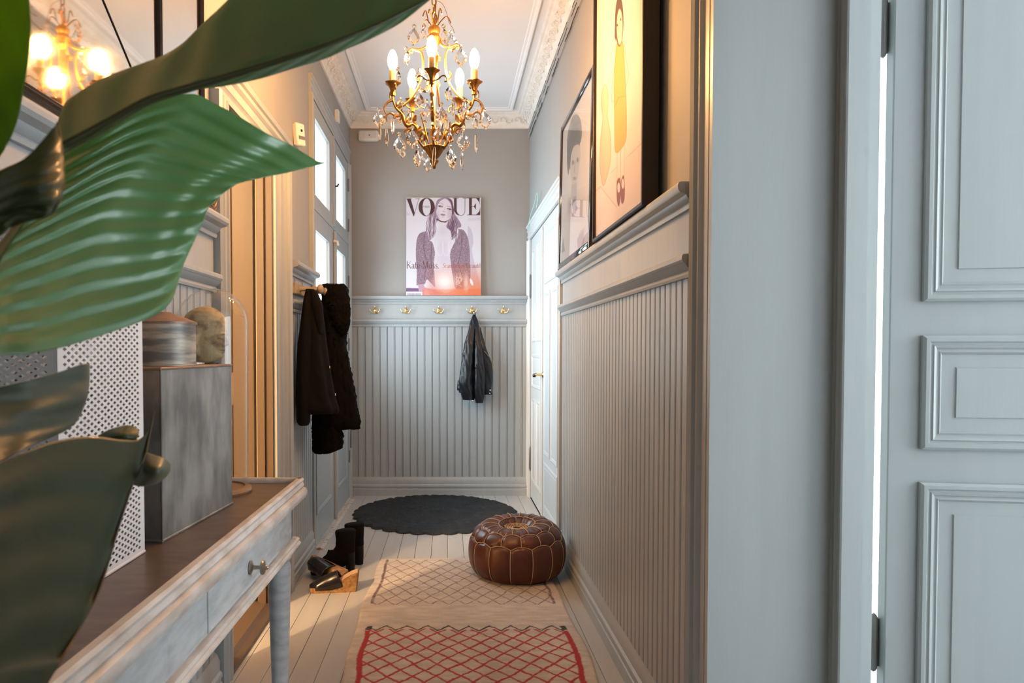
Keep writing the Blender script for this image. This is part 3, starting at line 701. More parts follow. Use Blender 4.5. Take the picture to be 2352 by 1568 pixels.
# carved head in profile, looking along +x; height HH
def carved_head(s):
    nz, na = 90, 96
    zk = [0.0, 0.04, 0.10, 0.16, 0.20, 0.24, 0.28, 0.32, 0.36, 0.42, 0.46, 0.52, 0.58, 0.66, 0.74, 0.82, 0.90, 0.96, 1.0]
    fx = [0.10, 0.20, 0.27, 0.305, 0.30, 0.31, 0.315, 0.315, 0.33, 0.335, 0.335, 0.33, 0.335, 0.345, 0.335, 0.30, 0.22, 0.12, 0.0]
    bx = [0.20, 0.24, 0.28, 0.31, 0.33, 0.345, 0.36, 0.375, 0.39, 0.405, 0.41, 0.415, 0.42, 0.42, 0.405, 0.37, 0.29, 0.18, 0.0]
    hw = [0.15, 0.20, 0.235, 0.26, 0.275, 0.285, 0.292, 0.30, 0.305, 0.31, 0.315, 0.32, 0.325, 0.325, 0.315, 0.285, 0.22, 0.13, 0.0]
    P = []
    g = lambda a, m, w: math.exp(-((a - m) / w) ** 2)
    for i in range(nz + 1):
        t = i / nz; z = 1 - (1 - t) ** 1.35 if t > 0.6 else t * (1 - (0.4) ** 1.35) / 0.6
        f, b, h = (np.interp(z, zk, q) for q in (fx, bx, hw)); row = []
        for k in range(na):
            a = 2 * math.pi * k / na; c, sn = math.cos(a), math.sin(a)
            x = (f if c > 0 else b) * math.copysign(abs(c) ** 0.85, c); y = h * math.copysign(abs(sn) ** 0.9, sn)
            if c > 0:
                ay = abs(y)
                nose = (0.062 * g(z, 0.335, 0.030) + 0.050 * g(z, 0.38, 0.05) + 0.030 * g(z, 0.45, 0.06)) * g(ay, 0, 0.055)
                nost = 0.03 * g(z, 0.325, 0.028) * g(ay, 0.045, 0.025)
                lips = 0.05 * (g(z, 0.245, 0.018) + 0.9 * g(z, 0.205, 0.018)) * g(ay, 0, 0.085) - 0.03 * g(z, 0.225, 0.008) * g(ay, 0, 0.09)
                chin = 0.045 * g(z, 0.12, 0.045) * g(ay, 0, 0.08)
                brow = 0.040 * g(z, 0.52 - 0.5 * max(0, ay - 0.09) ** 1.5, 0.02) * g(ay, 0.12, 0.09)
                eye = -0.075 * g(z, 0.455, 0.045) * g(ay, 0.125, 0.055) + 0.060 * g(z, 0.45, 0.026) * g(ay, 0.125, 0.05) - 0.035 * g(z, 0.428, 0.010) * g(ay, 0.125, 0.055)
                cheek = 0.02 * g(z, 0.32, 0.07) * g(ay, 0.17, 0.07)
                x += nose + nost + lips + chin + brow + eye + cheek
            # ears and head cloth edge
            ear = 0.085 * g(x, -0.06, 0.035) * (g(z, 0.36, 0.10) + g(z, 0.22, 0.07)) - 0.06 * g(x, -0.05, 0.014) * g(z, 0.36, 0.09)
            roll = 0.07 * g(x, -0.12 + 0.10 * math.sin((z - 0.3) * 7), 0.03) * g(z, 0.38, 0.16)
            y += math.copysign(ear + roll, y)
            row.append((x * s, y * s, z * s))
        P.append(row)
    mb = MB(); mb.loft(P); return mb
head = carved_head(HH).build('stone_sculpture', M['stone'], None, smooth=60)
head.location = (CX - 0.022, CYc, HZ0); head.rotation_euler = (0, R(3), R(-4))
tag(head, 'weathered carved stone head in profile under the glass cloche', 'sculpture')

# ---- mirror on the ledge of the left wall
XM = XL + 0.03
my1 = atX(465, 300, XM).y; my0 = 0.72; mz0 = 1.6515; mz1 = 2.95
mr = thing('wall_mirror', 'large antique mirror in a thin dark frame on the left ledge', 'mirror', (XM, 0, 0))
M['mirror'] = mat('foxed_mirror', (0.86, 0.82, 0.75), 0.035, 1.0, col2=(0.74,0.66,0.56), vscale=2.2, lo=0.35, hi=0.7)
M['mframe'] = mat('dark_mirror_frame', (0.045, 0.03, 0.022), 0.35, 0.3, var=0.4, vscale=40)
sw = 0.115
ymid = atX(363, 100, XM).y; zmid = mz0 + 0.034
MB().box(-0.012, my0, mz0, -0.004, my1, mz1).build('back_board', M['mframe'], mr)
MB().box(-0.004, my0 + 0.02, zmid, -0.001, ymid, mz1 - sw).build('mirror_glass', M['mirror'], mr)
MB().box(-0.004, ymid + 0.012, mz0 + 0.012, -0.001, my1 - 0.014, mz1 - 0.02).build('border_glass', M['mirror'], mr)
MB().box(-0.004, my0 + 0.02, mz0 + 0.012, -0.001, ymid + 0.01, zmid - 0.012).build('border_glass', M['mirror'], mr)
FR = [(-0.004,0),(0.006,0),(0.010,0.004),(0.006,0.008),(0.008,0.012),(0.003,0.016),(-0.004,0.016)]
mb = MB(); mb.sweep(FR, (0, my1, mz0), (0, my1, mz1), (1,0,0), (0,-1,0)).sweep(FR, (0, my0, mz0), (0, my0, mz1), (1,0,0), (0,1,0)).sweep(FR, (0, my0, mz0), (0, my1, mz0), (1,0,0), (0,0,1)).sweep(FR, (0, my0, mz1), (0, my1, mz1), (1,0,0), (0,0,-1))
mb.build('frame', M['mframe'], mr, smooth=30)
mb = MB(); mb.sweep(FR, (0, ymid, zmid - 0.012), (0, ymid, mz1 - sw), (1,0,0), (0,1,0)).sweep(FR, (0, my0, zmid - 0.014), (0, ymid + 0.012, zmid - 0.014), (1,0,0), (0,0,1))
mb.build('inner_frame', M['mframe'], mr, smooth=30)
c0, c1 = atX(233, -10, XM), atX(330, 222, XM)
MB().tube([(0.0, c0.y, c0.z), (0.0, c1.y, c1.z)], 0.0016, 6).build('crack', M['gap'], mr)

# ---- carved brown scroll on the ledge beside the mirror
M['carved'] = mat('carved_brown_wood', (0.16, 0.075, 0.035), 0.4, var=0.4, vscale=30)
sc = thing('carved_scroll', 'small carved brown scroll ornament on the left ledge', 'ornament', (XL + 0.035, 2.265, 1.65))
mb = MB()
pts = []; rad = []
for i in range(36):
    a = i / 35 * 4.2 * math.pi; r = 0.006 + 0.030 * i / 35
    pts.append((0, math.cos(a) * r, 0.044 + math.sin(a) * r)); rad.append(0.0045 + 0.004 * i / 35)
mb.tube(pts, rad, 8); mb.build('spiral', M['carved'], sc, smooth=60)
MB().tube([(0,0.034,0.03),(0,0.03,0.010),(0,-0.02,0.006),(0,-0.05,0.02),(0,-0.055,0.05)], [0.006,0.006,0.007,0.007,0.004], 8).build('foot', M['carved'], sc, smooth=60)
# ================================================================== chandelier
CHX, CHY = (780 + 812 / 3.733 - HX) * 2.72 / F, 2.72
def cz(y): return at(998, y / 3.733, CHY).z            # photo height -> metres on the chandelier axis
K = 2.72 / F / 3.733
ch = thing('chandelier', 'gilt brass chandelier with five candle bulbs and crystal drops', 'chandelier', (CHX, CHY, 0))
M['bulb'] = mat('lit_bulb', (1,0.9,0.75), 0.3, emis=BULB_COL, estr=BULB_STRENGTH)
M['candle'] = mat('candle_sleeve', (0.55, 0.36, 0.18), 0.5)
M['crystal'] = mat('crystal', (1.0, 0.97, 0.93), 0.0, trans=1.0, ior=1.5)
Z = {k: cz(v) for k, v in dict(fin=1450, fin_t=1375, bowl_b=1362, bowl=1268, stem_b=1100, cup=795, cup_t=775, crown_b=420, crown=320, crown_t=225, hook=95, chain=30).items()}
# bowl and finial
mb = MB(); zb, zt = Z['bowl_b'], Z['bowl']; hb = zt - zb
mb.lathe([(0,zb),(0.012,zb),(0.020,zb+hb*0.22),(0.028,zb+hb*0.5),(0.034,zb+hb*0.75),(0.042,zb+hb*0.92),(0.045,zt),(0.042,zt+0.003),(0.02,zt-0.004),(0,zt-0.004)], 40, flut=20, flut_a=0.035)
mb.build('bowl', M['bronze'], ch, smooth=30)
mb = MB(); z0 = Z['fin']; hf = Z['fin_t'] - z0
mb.lathe([(0,z0),(0.005,z0+0.002),(0.007,z0+hf*0.25),(0.009,z0+hf*0.5),(0.017,z0+hf*0.8),(0.018,z0+hf*0.95),(0.008,z0+hf),(0.007,z0+hf+0.006),(0,z0+hf+0.006)], 24)
mb.build('finial', M['bronze'], ch, smooth=40)
mb = MB(); a, b = Z['bowl'] - 0.004, Z['stem_b']
mb.lathe([(0,a),(0.016,a),(0.014,a+0.02),(0.008,a+0.03),(0.008,b-0.05),(0.016,b-0.04),(0.017,b-0.006),(0.011,b),(0.006,b+0.01),(0.0055,Z['crown_b']),(0,Z['crown_b'])], 20)
mb.build('stem', M['gilt'], ch, smooth=40)
mb = MB(); a, b, c = Z['crown_b'], Z['crown'], Z['crown_t']
mb.lathe([(0,a-0.008),(0.008,a-0.004),(0.014,a+0.01),(0.024,b-0.012),(0.026,b-0.004),(0.020,b+0.004),(0.018,b+0.012),(0.023,b+0.022),(0.022,c-0.008),(0.014,c),(0.006,c+0.006),(0.005,c+0.03),(0,c+0.03)], 40, flut=16, flut_a=0.04)
mb.build('crown', M['gilt'], ch, smooth=30)
def spl(pts, n=10):
    # catmull-rom
    P = [Vector(p) for p in pts]; P = [P[0]*2 - P[1]] + P + [P[-1]*2 - P[-2]]; out = []
    for i in range(1, len(P) - 2):
        for k in range(n):
            t = k / n; p0, p1, p2, p3 = P[i-1], P[i], P[i+1], P[i+2]
            out.append(0.5 * ((2*p1) + (-p0+p2)*t + (2*p0-5*p1+4*p2-p3)*t*t + (-p0+3*p1-3*p2+p3)*t**3))
    out.append(P[-2]); return out
RB = 0.163
zcup = Z['cup']
bulb_h = 0.078
def arm_parts(i, ang):
    # in the radial plane: x = radius, z up; then rotate
    rot = Matrix.Rotation(ang, 4, 'Z')
    mb = MB()
    zb_ = Z['bowl']
    main = spl([(0.036,0,zb_-0.006),(0.055,0,zb_+0.012),(0.072,0,zb_+0.045),(0.070,0,zb_+0.068),(0.086,0,zb_+0.082),(0.106,0,zb_+0.075),(0.118,0,zb_+0.09),(0.128,0,zb_+0.118),(RB-0.012,0,zb_+0.140),(RB,0,zb_+0.172),(RB,0,zcup-0.004)])
    n = len(main); mb.tube(main, [0.0058 - 0.0016 * math.sin(k / n * 9) for k in range(n)], 8)
    for s, c in ((1, (0.098,0,zb_+0.050)), (1, (0.140,0,zb_+0.100))):
        sp = [(c[0] + math.cos(t) * (0.018 - 0.0018*q), 0, c[2] + math.sin(t) * (0.018 - 0.0018*q)) for q, t in enumerate([k * 0.62 for k in range(9)])]
        mb.tube(sp, [0.0048 - 0.0004*q for q in range(9)], 6)
    sp = spl([(0.128,0,zb_+0.118),(0.150,0,zb_+0.108),(0.172,0,zb_+0.118),(0.188,0,zb_+0.105),(0.186,0,zb_+0.085)]); m = len(sp)
    mb.tube(sp, [0.005 - 0.003 * k / m for k in range(m)], 6)
    sp = spl([(RB,0,zb_+0.168),(RB+0.018,0,zb_+0.158),(RB+0.034,0,zb_+0.135),(RB+0.026,0,zb_+0.112)]); m = len(sp)
    mb.tube(sp, [0.0055 - 0.0035 * k / m for k in range(m)], 6)
    # leaf flares
    for (px_, pz_, dx_, dz_) in ((0.066, zb_+0.05, -0.024, 0.022), (0.112, zb_+0.085, -0.012, 0.026), (0.15, zb_+0.145, -0.016, 0.02)):
        mb.tube(spl([(px_,0,pz_), (px_+dx_*0.5, 0, pz_+dz_*0.7), (px_+dx_, 0, pz_+dz_)], 5), [0.0045,0.005,0.0055,0.005,0.0045,0.004,0.0035,0.003,0.002,0.0015,0.001], 6, flat=1.8)
    mb.xf(rot); arm = mb.build('arm', M['bronze'], ch, smooth=50)
    # cup (bobeche) with scrolled side wings
    c = rot @ Vector((RB, 0, 0))
    cp = MB(); cp.lathe([(0,zcup-0.03),(0.010,zcup-0.028),(0.009,zcup-0.012),(0.012,zcup),(0.019,zcup+0.012),(0.028,zcup+0.018),(0.029,zcup+0.021),(0.016,zcup+0.019),(0,zcup+0.016)], 30, (c.x, c.y, 0), flut=5, flut_a=0.10)
    cp.build('cup', M['bronze'], arm, smooth=40)
    wg = MB()
    for s in (-1, 1):
        tdir = rot @ Vector((0, s, 0))
        pts = spl([(c.x, c.y, zcup-0.014), tuple(c + tdir*0.020 + Vector((0,0,zcup-0.013))), tuple(c + tdir*0.038 + Vector((0,0,zcup+0.001))), tuple(c + tdir*0.052 + Vector((0,0,zcup-0.002))), tuple(c + tdir*0.054 + Vector((0,0,zcup-0.018))), tuple(c + tdir*0.046 + Vector((0,0,zcup-0.020)))], 6)
        wg.tube(pts, [0.0028]*len(pts), 6)
    wg.build('scroll_wings', M['bronze'], arm, smooth=50)
    MB().lathe([(0,zcup+0.016),(0.0125,zcup+0.016),(0.0125,zcup+0.066),(0.009,zcup+0.068),(0,zcup+0.068)], 18, (c.x, c.y, 0)).build('candle_sleeve', M['candle'], arm, smooth=40)
    zb2 = zcup + 0.067
    MB().lathe([(0,zb2),(0.008,zb2),(0.012,zb2+0.008),(0.0172,zb2+0.022),(0.0190,zb2+0.034),(0.0180,zb2+0.048),(0.0140,zb2+0.062),(0.0085,zb2+0.073),(0.004,zb2+bulb_h-0.001),(0,zb2+bulb_h)], 20, (c.x, c.y, 0)).build('bulb', M['bulb'], arm, smooth=60)
    return c
ANG = [R(a) for a in (-20, 52, 124, 196, 268)]
cups = [arm_parts(i, a) for i, a in enumerate(ANG)]
# upper cage arms and small top branches
for i, a in enumerate([R(q) for q in (-12, 78, 168, 258)]):
    rot = Matrix.Rotation(a, 4, 'Z'); mb = MB()
    zc = Z['crown_b']; zz = cz
    mb.tube(spl([(0.020,0,cz(330)),(0.030,0,cz(390)),(0.060,0,cz(415)),(0.088,0,cz(402)),(0.098,0,cz(420)),(0.086,0,cz(432))]), [0.0052]*51, 8)
    mb.tube(spl([(0.074,0,cz(415)),(0.052,0,cz(440)),(0.044,0,cz(520)),(0.048,0,cz(620)),(0.060,0,cz(720)),(0.088,0,cz(820)),(0.120,0,cz(880)),(0.150,0,cz(905))]), [0.0045]*71, 8)
    mb.tube(spl([(0.056,0,cz(700)),(0.066,0,cz(650)),(0.060,0,cz(620))], 5), [0.004,0.005,0.006,0.006,0.005,0.004,0.003,0.0025,0.002,0.0015,0.001], 6, flat=1.6)
    mb.xf(rot); mb.build('cage_arm', M['gilt'], ch, smooth=50)
for i in range(6):
    a = R(60 * i + 12); rot = Matrix.Rotation(a, 4, 'Z'); mb = MB(); sc_ = 1.0 if i % 2 == 0 else 0.68
    mb.tube(spl([(0.012,0,cz(225)),(0.022,0,cz(190)),(0.036*sc_+0.006,0,cz(138 - (30 if i % 2 else 0))),(0.056*sc_,0,cz(140 - (30 if i % 2 else 0))),(0.066*sc_,0,cz(185 - (30 if i % 2 else 0)))]), [0.0022]*41, 6)
    mb.xf(rot); mb.build('top_hook', M['bronze'], ch, smooth=50)
# inner stays from the bowl
for i in range(4):
    a = R(90 * i + 40); rot = Matrix.Rotation(a, 4, 'Z'); mb = MB()
    mb.tube(spl([(0.022,0,Z['bowl']),(0.036,0,cz(1200)),(0.058,0,cz(1060)),(0.066,0,cz(1010)),(0.058,0,cz(1000)),(0.05,0,cz(1020))]), [0.0022]*51, 6); mb.xf(rot); mb.build('inner_stay', M['bronze'], ch, smooth=50)
# cord, chain
MB().tube(spl([(0.0,0,cz(180)),(0.006,0,cz(60)),(0.004,0.004,cz(-200)),(0.0,0,3.10)]), [0.0022]*31, 6).build('cord', M['bronze'], ch, smooth=50)
MB().tube(spl([(0.002,-0.01,cz(10)),(0.030,-0.01,cz(40)),(0.046,-0.012,cz(110)),(0.054,-0.012,cz(180)),(0.060,-0.012,cz(215)),(0.072,-0.012,cz(255)),(0.078,-0.012,cz(300))]), [0.0010]*61, 5).build('loose_wire', M['bronze'], ch, smooth=50)
lk = MB(); pts = [(math.cos(t) * 0.0085, 0, math.sin(t) * 0.017) for t in [2 * math.pi * k / 16 for k in range(17)]]
lk.tube(pts, 0.0024, 6, caps=False); lkm = lk.mesh('chain_link', 60); lkm.materials.append(M['bronze'])
zc = cz(140); k = 0
while zc < 3.08:
    inst(lkm, 'chain_link', ch, (0, 0, zc), rz=R(90 * (k % 2) + 20)); zc += 0.0275; k += 1
MB().lathe([(0,3.06),(0.012,3.062),(0.02,3.08),(0.05,3.11),(0.055,3.129),(0,3.129)], 24).build('ceiling_cup', M['gilt'], ch, smooth=40)

# crystal shapes, shared meshes
def drop_mesh(wd, ht, th, scal, nm):
    n = 28; mb = MB(); o = []
    for k in range(n):
        a = 2 * math.pi * k / n; c, s = math.cos(a), math.sin(a)
        y = -ht * 0.5 + ht * 0.5 * c                        # 0 at top .. -ht at bottom
        u = -y / ht
        half = wd * 0.5 * (math.sin(min(1, u * 1.08) ** 1.25 * math.pi) ** 0.75 if 0 < u < 0.925 else 0.12)
        half = max(half, wd * 0.05) * (1 + scal * (1 if k % 2 else -1))
        o.append((math.copysign(half, s) if abs(s) > 1e-6 else 0.0, y * (1 + (0.02 if k % 2 else 0))))
    vs = [(x, 0, z) for x, z in o]
    inn = [(x * 0.55, -th * 0.5, -ht * 0.56 + (z + ht * 0.56) * 0.55) for x, z in o]; inb = [(x, -y, z) for x, y, z in inn]
    vs = vs + inn + inb + [(0, -th * 0.5, -ht * 0.56), (0, th * 0.5, -ht * 0.56)]
    fs = []
    for k in range(n):
        k2 = (k + 1) % n
        fs += [(k, k2, n + k2, n + k), (k2, k, 2*n + k, 2*n + k2), (n + k, n + k2, 3*n), (2*n + k2, 2*n + k, 3*n + 1)]
    mb.add(vs, fs); me = mb.mesh(nm); me.materials.append(M['crystal']); return me
def spear_mesh(ht, r, nm):
    mb = MB(); mb.lathe([(0,0),(r*0.6,-0.003),(r,-ht*0.25),(r*1.1,-ht*0.7),(r*0.5,-ht*0.93),(0,-ht)], 6); me = mb.mesh(nm); me.materials.append(M['crystal']); return me
def bead_mesh(r, nm):
    mb = MB(); mb.lathe([(0,-r),(r*0.55,-r*0.8),(r,-r*0.3),(r,r*0.3),(r*0.55,r*0.8),(0,r)], 8); me = mb.mesh(nm); me.materials.append(M['crystal']); return me
BIG = drop_mesh(0.047, 0.070, 0.010, 0.06, 'crystal_drop'); MED = drop_mesh(0.039, 0.058, 0.009, 0.06, 'crystal_drop'); SML = drop_mesh(0.028, 0.042, 0.007, 0.05, 'crystal_drop')
SPR = spear_mesh(0.074, 0.0060, 'crystal_spear'); BEAD = bead_mesh(0.0078, 'crystal_bead')
# (photo x, photo y of the top, kind, depth offset, has bead above)
DROPS = [(338,955,'M',-0.03,1),(342,1035,'S',-0.05,0),(402,1100,'S',-0.06,0),(375,985,'s',0.0,0),(515,870,'s',-0.02,1),(520,935,'M',0.03,1),(512,1165,'B',-0.10,1),(540,1265,'s',-0.06,0),
         (625,1110,'B',-0.13,1),(668,1275,'B',-0.10,1),(580,1010,'S',0.04,0),(728,1270,'M',0.08,1),(765,1345,'M',0.02,1),(842,1105,'M',-0.10,1),(872,905,'B',-0.15,1),(815,1255,'S',-0.16,0),
         (945,1045,'S',-0.02,0),(942,1130,'s',-0.06,1),(945,1270,'B',-0.10,1),(962,1330,'M',-0.02,0),(1058,1135,'B',-0.12,1),(1092,1180,'s',-0.02,0),(1046,1290,'S',-0.08,0),(1158,1010,'s',-0.08,1),(1170,1150,'S',-0.05,0),
         (1238,955,'B',-0.05,1),(1070,870,'B',-0.09,1),(975,830,'S',0.02,0),(940,740,'M',0.05,0),(1035,410,'B',-0.06,1),(570,430,'M',-0.05,1),(498,600,'B',0.05,1),(680,580,'M',0.03,0),
         (640,240,'B',-0.04,1),(715,640,'B',0.06,1),(690,800,'M',0.07,1),(745,880,'M',0.06,1),(890,240,'M',-0.05,1),(955,290,'B',-0.01,1),(725,240,'s',0.04,1),(1200,880,'s',0.03,0),(600,965,'s',0.08,1),(1110,940,'s',0.10,0),(880,960,'s',0.12,1),(1010,1010,'S',0.10,0),(450,1010,'S',0.05,0)]
for (x, y, kd, dy, bd) in DROPS:
    p = at(780 + x / 3.733, y / 3.733, CHY + dy); lx, lz = p.x - CHX, p.z
    me = {'B': BIG, 'M': MED, 's': SML, 'S': SPR}[kd]
    nm = 'crystal_spear' if kd == 'S' else 'crystal_drop'
    o = inst(me, nm, ch, (lx, dy, lz), rot=(R(random.uniform(-6, 6)), R(random.uniform(-7, 7)), R(random.uniform(-55, 55))))
    if bd: inst(BEAD, 'crystal_bead', ch, (lx, dy, lz + 0.007), rz=random.random())
# ================================================================== flat prints (vertex colours on real boards)
class Paint:
    # raster in photo-crop coordinates, sampled at given points, supersampled on a regular grid
    def __init__(s, X, Y, bg): s.X, s.Y = X, Y; s.c = np.zeros(X.shape + (3,)); s.c[:] = np.array(bg) / 255.0
    def mix(s, m, col, a=1.0):
        m = (m * a)[..., None]; s.c = s.c * (1 - m) + (np.array(col) / 255.0) * m
    def inpoly(s, pts):
        X, Y = s.X, s.Y; r = np.zeros(X.shape, bool); n = len(pts)
        for i in range(n):
            x0, y0 = pts[i]; x1, y1 = pts[(i + 1) % n]
            if y0 == y1: continue
            c = ((y0 > Y) != (y1 > Y)) & (X < (x1 - x0) * (Y - y0) / (y1 - y0) + x0); r ^= c
        return r.astype(float)
    def poly(s, pts, col, a=1.0): s.mix(s.inpoly(pts), col, a)
    def ell(s, cx, cy, rx, ry, col, a=1.0, soft=0.0, rot=0.0):
        c, sn = math.cos(rot), math.sin(rot); dx, dy = s.X - cx, s.Y - cy
        d = np.sqrt(((dx * c + dy * sn) / rx) ** 2 + ((-dx * sn + dy * c) / ry) ** 2)
        m = np.clip((1 + soft - d) / max(2 * soft, 1e-4), 0, 1) if soft else (d < 1).astype(float); s.mix(m, col, a)
    def stroke(s, pts, wd, col, a=1.0):
        m = np.zeros(s.X.shape)
        for (x0, y0), (x1, y1) in zip(pts[:-1], pts[1:]):
            dx, dy = x1 - x0, y1 - y0; L = dx * dx + dy * dy + 1e-9
            t = np.clip(((s.X - x0) * dx + (s.Y - y0) * dy) / L, 0, 1)
            d = np.hypot(s.X - x0 - t * dx, s.Y - y0 - t * dy); m = np.maximum(m, np.clip((wd / 2 - d) / 1.5 + 0.5, 0, 1))
        s.mix(m, col, a)
def smooth_poly(pts, n=6):
    return [(p.x, p.y) for p in spl([(a, b, 0) for a, b in pts] + [(pts[0][0], pts[0][1], 0)], n)]
def print_mesh(name, origin, U, V, wd, ht, nu, nv, painter):
    # painter(points Nx3 world) -> Nx3 sRGB 0..1 ; 2x2 supersampled
    o, U, V = np.array(origin), np.array(U), np.array(V)
    acc = 0
    for su in (-0.25, 0.25):
        for sv in (-0.25, 0.25):
            a = np.clip((np.arange(nu + 1) + su) / nu, 0, 1) * wd; b = np.clip((np.arange(nv + 1) + sv) / nv, 0, 1) * ht
            A, B = np.meshgrid(a, b); acc = acc + painter(o + A[..., None] * U + B[..., None] * V, A / wd, B / ht)
    c = np.clip(acc / 4, 0, 1); c = np.where(c <= 0.04045, c / 12.92, ((c + 0.055) / 1.055) ** 2.4)
    a = np.arange(nu + 1) / nu * wd; b = np.arange(nv + 1) / nv * ht; A, B = np.meshgrid(a, b)
    P = (o + A[..., None] * U + B[..., None] * V).reshape(-1, 3)
    i = np.arange(nu * nv); r, q = i // nu, i % nu; b0 = r * (nu + 1) + q
    Fc = np.stack([b0, b0 + 1, b0 + nu + 2, b0 + nu + 1], 1)
    me = bpy.data.meshes.new(name); me.vertices.add(len(P)); me.vertices.foreach_set('co', P.ravel())
    me.loops.add(len(Fc) * 4); me.loops.foreach_set('vertex_index', Fc.ravel().astype(np.int32))
    me.polygons.add(len(Fc)); me.polygons.foreach_set('loop_start', (np.arange(len(Fc)) * 4).astype(np.int32)); me.polygons.foreach_set('loop_total', np.full(len(Fc), 4, np.int32))
    me.update(calc_edges=True); me.validate()
    at_ = me.color_attributes.new('Col', 'FLOAT_COLOR', 'POINT'); at_.data.foreach_set('color', np.concatenate([c.reshape(-1, 3), np.ones((len(P), 1))], 1).ravel())
    return me
M['print'] = mat('printed_surface', (1,1,1), 0.45, vcol=True)
M['paintcanvas'] = mat('painted_canvas', (1,1,1), 0.6, vcol=True, bump=0.05, bscale=300)

# little stroke alphabet: (polyline, thick?) in a box with baseline 0, cap height 1, x-height 0.62
LET = {
 'K': (0.72, [([(0.12,0),(0.12,1)],1), ([(0.62,1),(0.16,0.42)],0), ([(0.28,0.55),(0.68,0)],1)]),
 'M': (0.95, [([(0.12,0),(0.14,1)],0), ([(0.14,1),(0.46,0.05)],1), ([(0.46,0.05),(0.80,1)],0), ([(0.80,1),(0.82,0)],1)]),
 'S': (0.55, [([(0.48,0.82),(0.40,0.98),(0.22,0.99),(0.10,0.86),(0.12,0.68)],0), ([(0.12,0.70),(0.28,0.54),(0.46,0.38)],1), ([(0.46,0.38),(0.48,0.16),(0.34,0.01),(0.16,0.03),(0.08,0.2)],0)]),
 'B': (0.65, [([(0.12,0),(0.12,1)],1), ([(0.12,0.98),(0.40,0.97),(0.50,0.78),(0.40,0.56),(0.12,0.53)],0), ([(0.36,0.53),(0.56,0.42),(0.57,0.14),(0.40,0.01),(0.12,0.01)],0)]),
 'P': (0.60, [([(0.12,0),(0.12,1)],1), ([(0.12,0.98),(0.40,0.97),(0.52,0.76),(0.40,0.5),(0.12,0.48)],0)]),
 'A': (0.75, [([(0.02,0),(0.36,1)],0), ([(0.36,1),(0.70,0)],1), ([(0.16,0.36),(0.55,0.36)],0)]),
 'R': (0.68, [([(0.12,0),(0.12,1)],1), ([(0.12,0.98),(0.40,0.97),(0.52,0.76),(0.40,0.5),(0.12,0.48)],0), ([(0.34,0.48),(0.66,0)],1)]),
 'I': (0.32, [([(0.15,0),(0.15,1)],1)]),
 'a': (0.52, [([(0.10,0.52),(0.22,0.62),(0.36,0.58),(0.40,0.4)],0), ([(0.40,0.5),(0.40,0.05),(0.48,0.0)],1), ([(0.40,0.38),(0.16,0.30),(0.08,0.14),(0.18,0.0),(0.40,0.12)],0)]),
 't': (0.36, [([(0.16,0.85),(0.16,0.08),(0.28,0.0)],1), ([(0.02,0.6),(0.30,0.6)],0)]),
 'e': (0.52, [([(0.08,0.34),(0.44,0.36),(0.40,0.56),(0.26,0.63),(0.12,0.52)],0), ([(0.10,0.54),(0.07,0.3),(0.14,0.08)],1), ([(0.14,0.08),(0.28,0.0),(0.44,0.12)],0)]),
 'o': (0.56, [([(0.10,0.48),(0.07,0.3),(0.12,0.12)],1), ([(0.12,0.12),(0.27,0.0),(0.42,0.12)],0), ([(0.42,0.12),(0.47,0.3),(0.42,0.5)],1), ([(0.42,0.5),(0.27,0.63),(0.10,0.48)],0)]),
 's': (0.42, [([(0.36,0.5),(0.24,0.62),(0.10,0.54),(0.12,0.40)],0), ([(0.12,0.42),(0.34,0.22)],1), ([(0.34,0.22),(0.34,0.06),(0.20,0.0),(0.06,0.10)],0)]),
 'c': (0.46, [([(0.40,0.5),(0.26,0.63),(0.12,0.52)],0), ([(0.12,0.54),(0.07,0.3),(0.14,0.08)],1), ([(0.14,0.08),(0.28,0.0),(0.42,0.12)],0)]),
 'n': (0.58, [([(0.12,0.6),(0.12,0)],1), ([(0.12,0.48),(0.28,0.62),(0.42,0.52)],0), ([(0.43,0.54),(0.43,0)],1)]),
 'd': (0.58, [([(0.44,1),(0.44,0)],1), ([(0.44,0.5),(0.26,0.63),(0.10,0.5),(0.08,0.2),(0.22,0.0),(0.44,0.12)],0)]),
 'l': (0.28, [([(0.13,1),(0.13,0)],1)]),
 'u': (0.58, [([(0.12,0.6),(0.12,0.12)],1), ([(0.12,0.14),(0.24,0.0),(0.42,0.12)],0), ([(0.43,0.6),(0.43,0)],1)]),
 '.': (0.22, [([(0.10,0.04),(0.11,0.04)],1)]), ' ': (0.3, []),
}
LET['é'] = (0.52, LET['e'][1] + [([(0.24,0.74),(0.36,0.9)],1)])
def text(pt, s, x, ybase, h, col, a=1.0, thick=0.11, thin=0.05, slant=0.0, sx=1.0):
    for chh in s:
        w_, st = LET[chh]
        for pl, tk in st:
            pt.stroke([(x + (q[0] + slant * q[1]) * h * sx, ybase - q[1] * h) for q in pl], h * (thick if tk else thin), col, a)
        x += w_ * h * sx
    return x
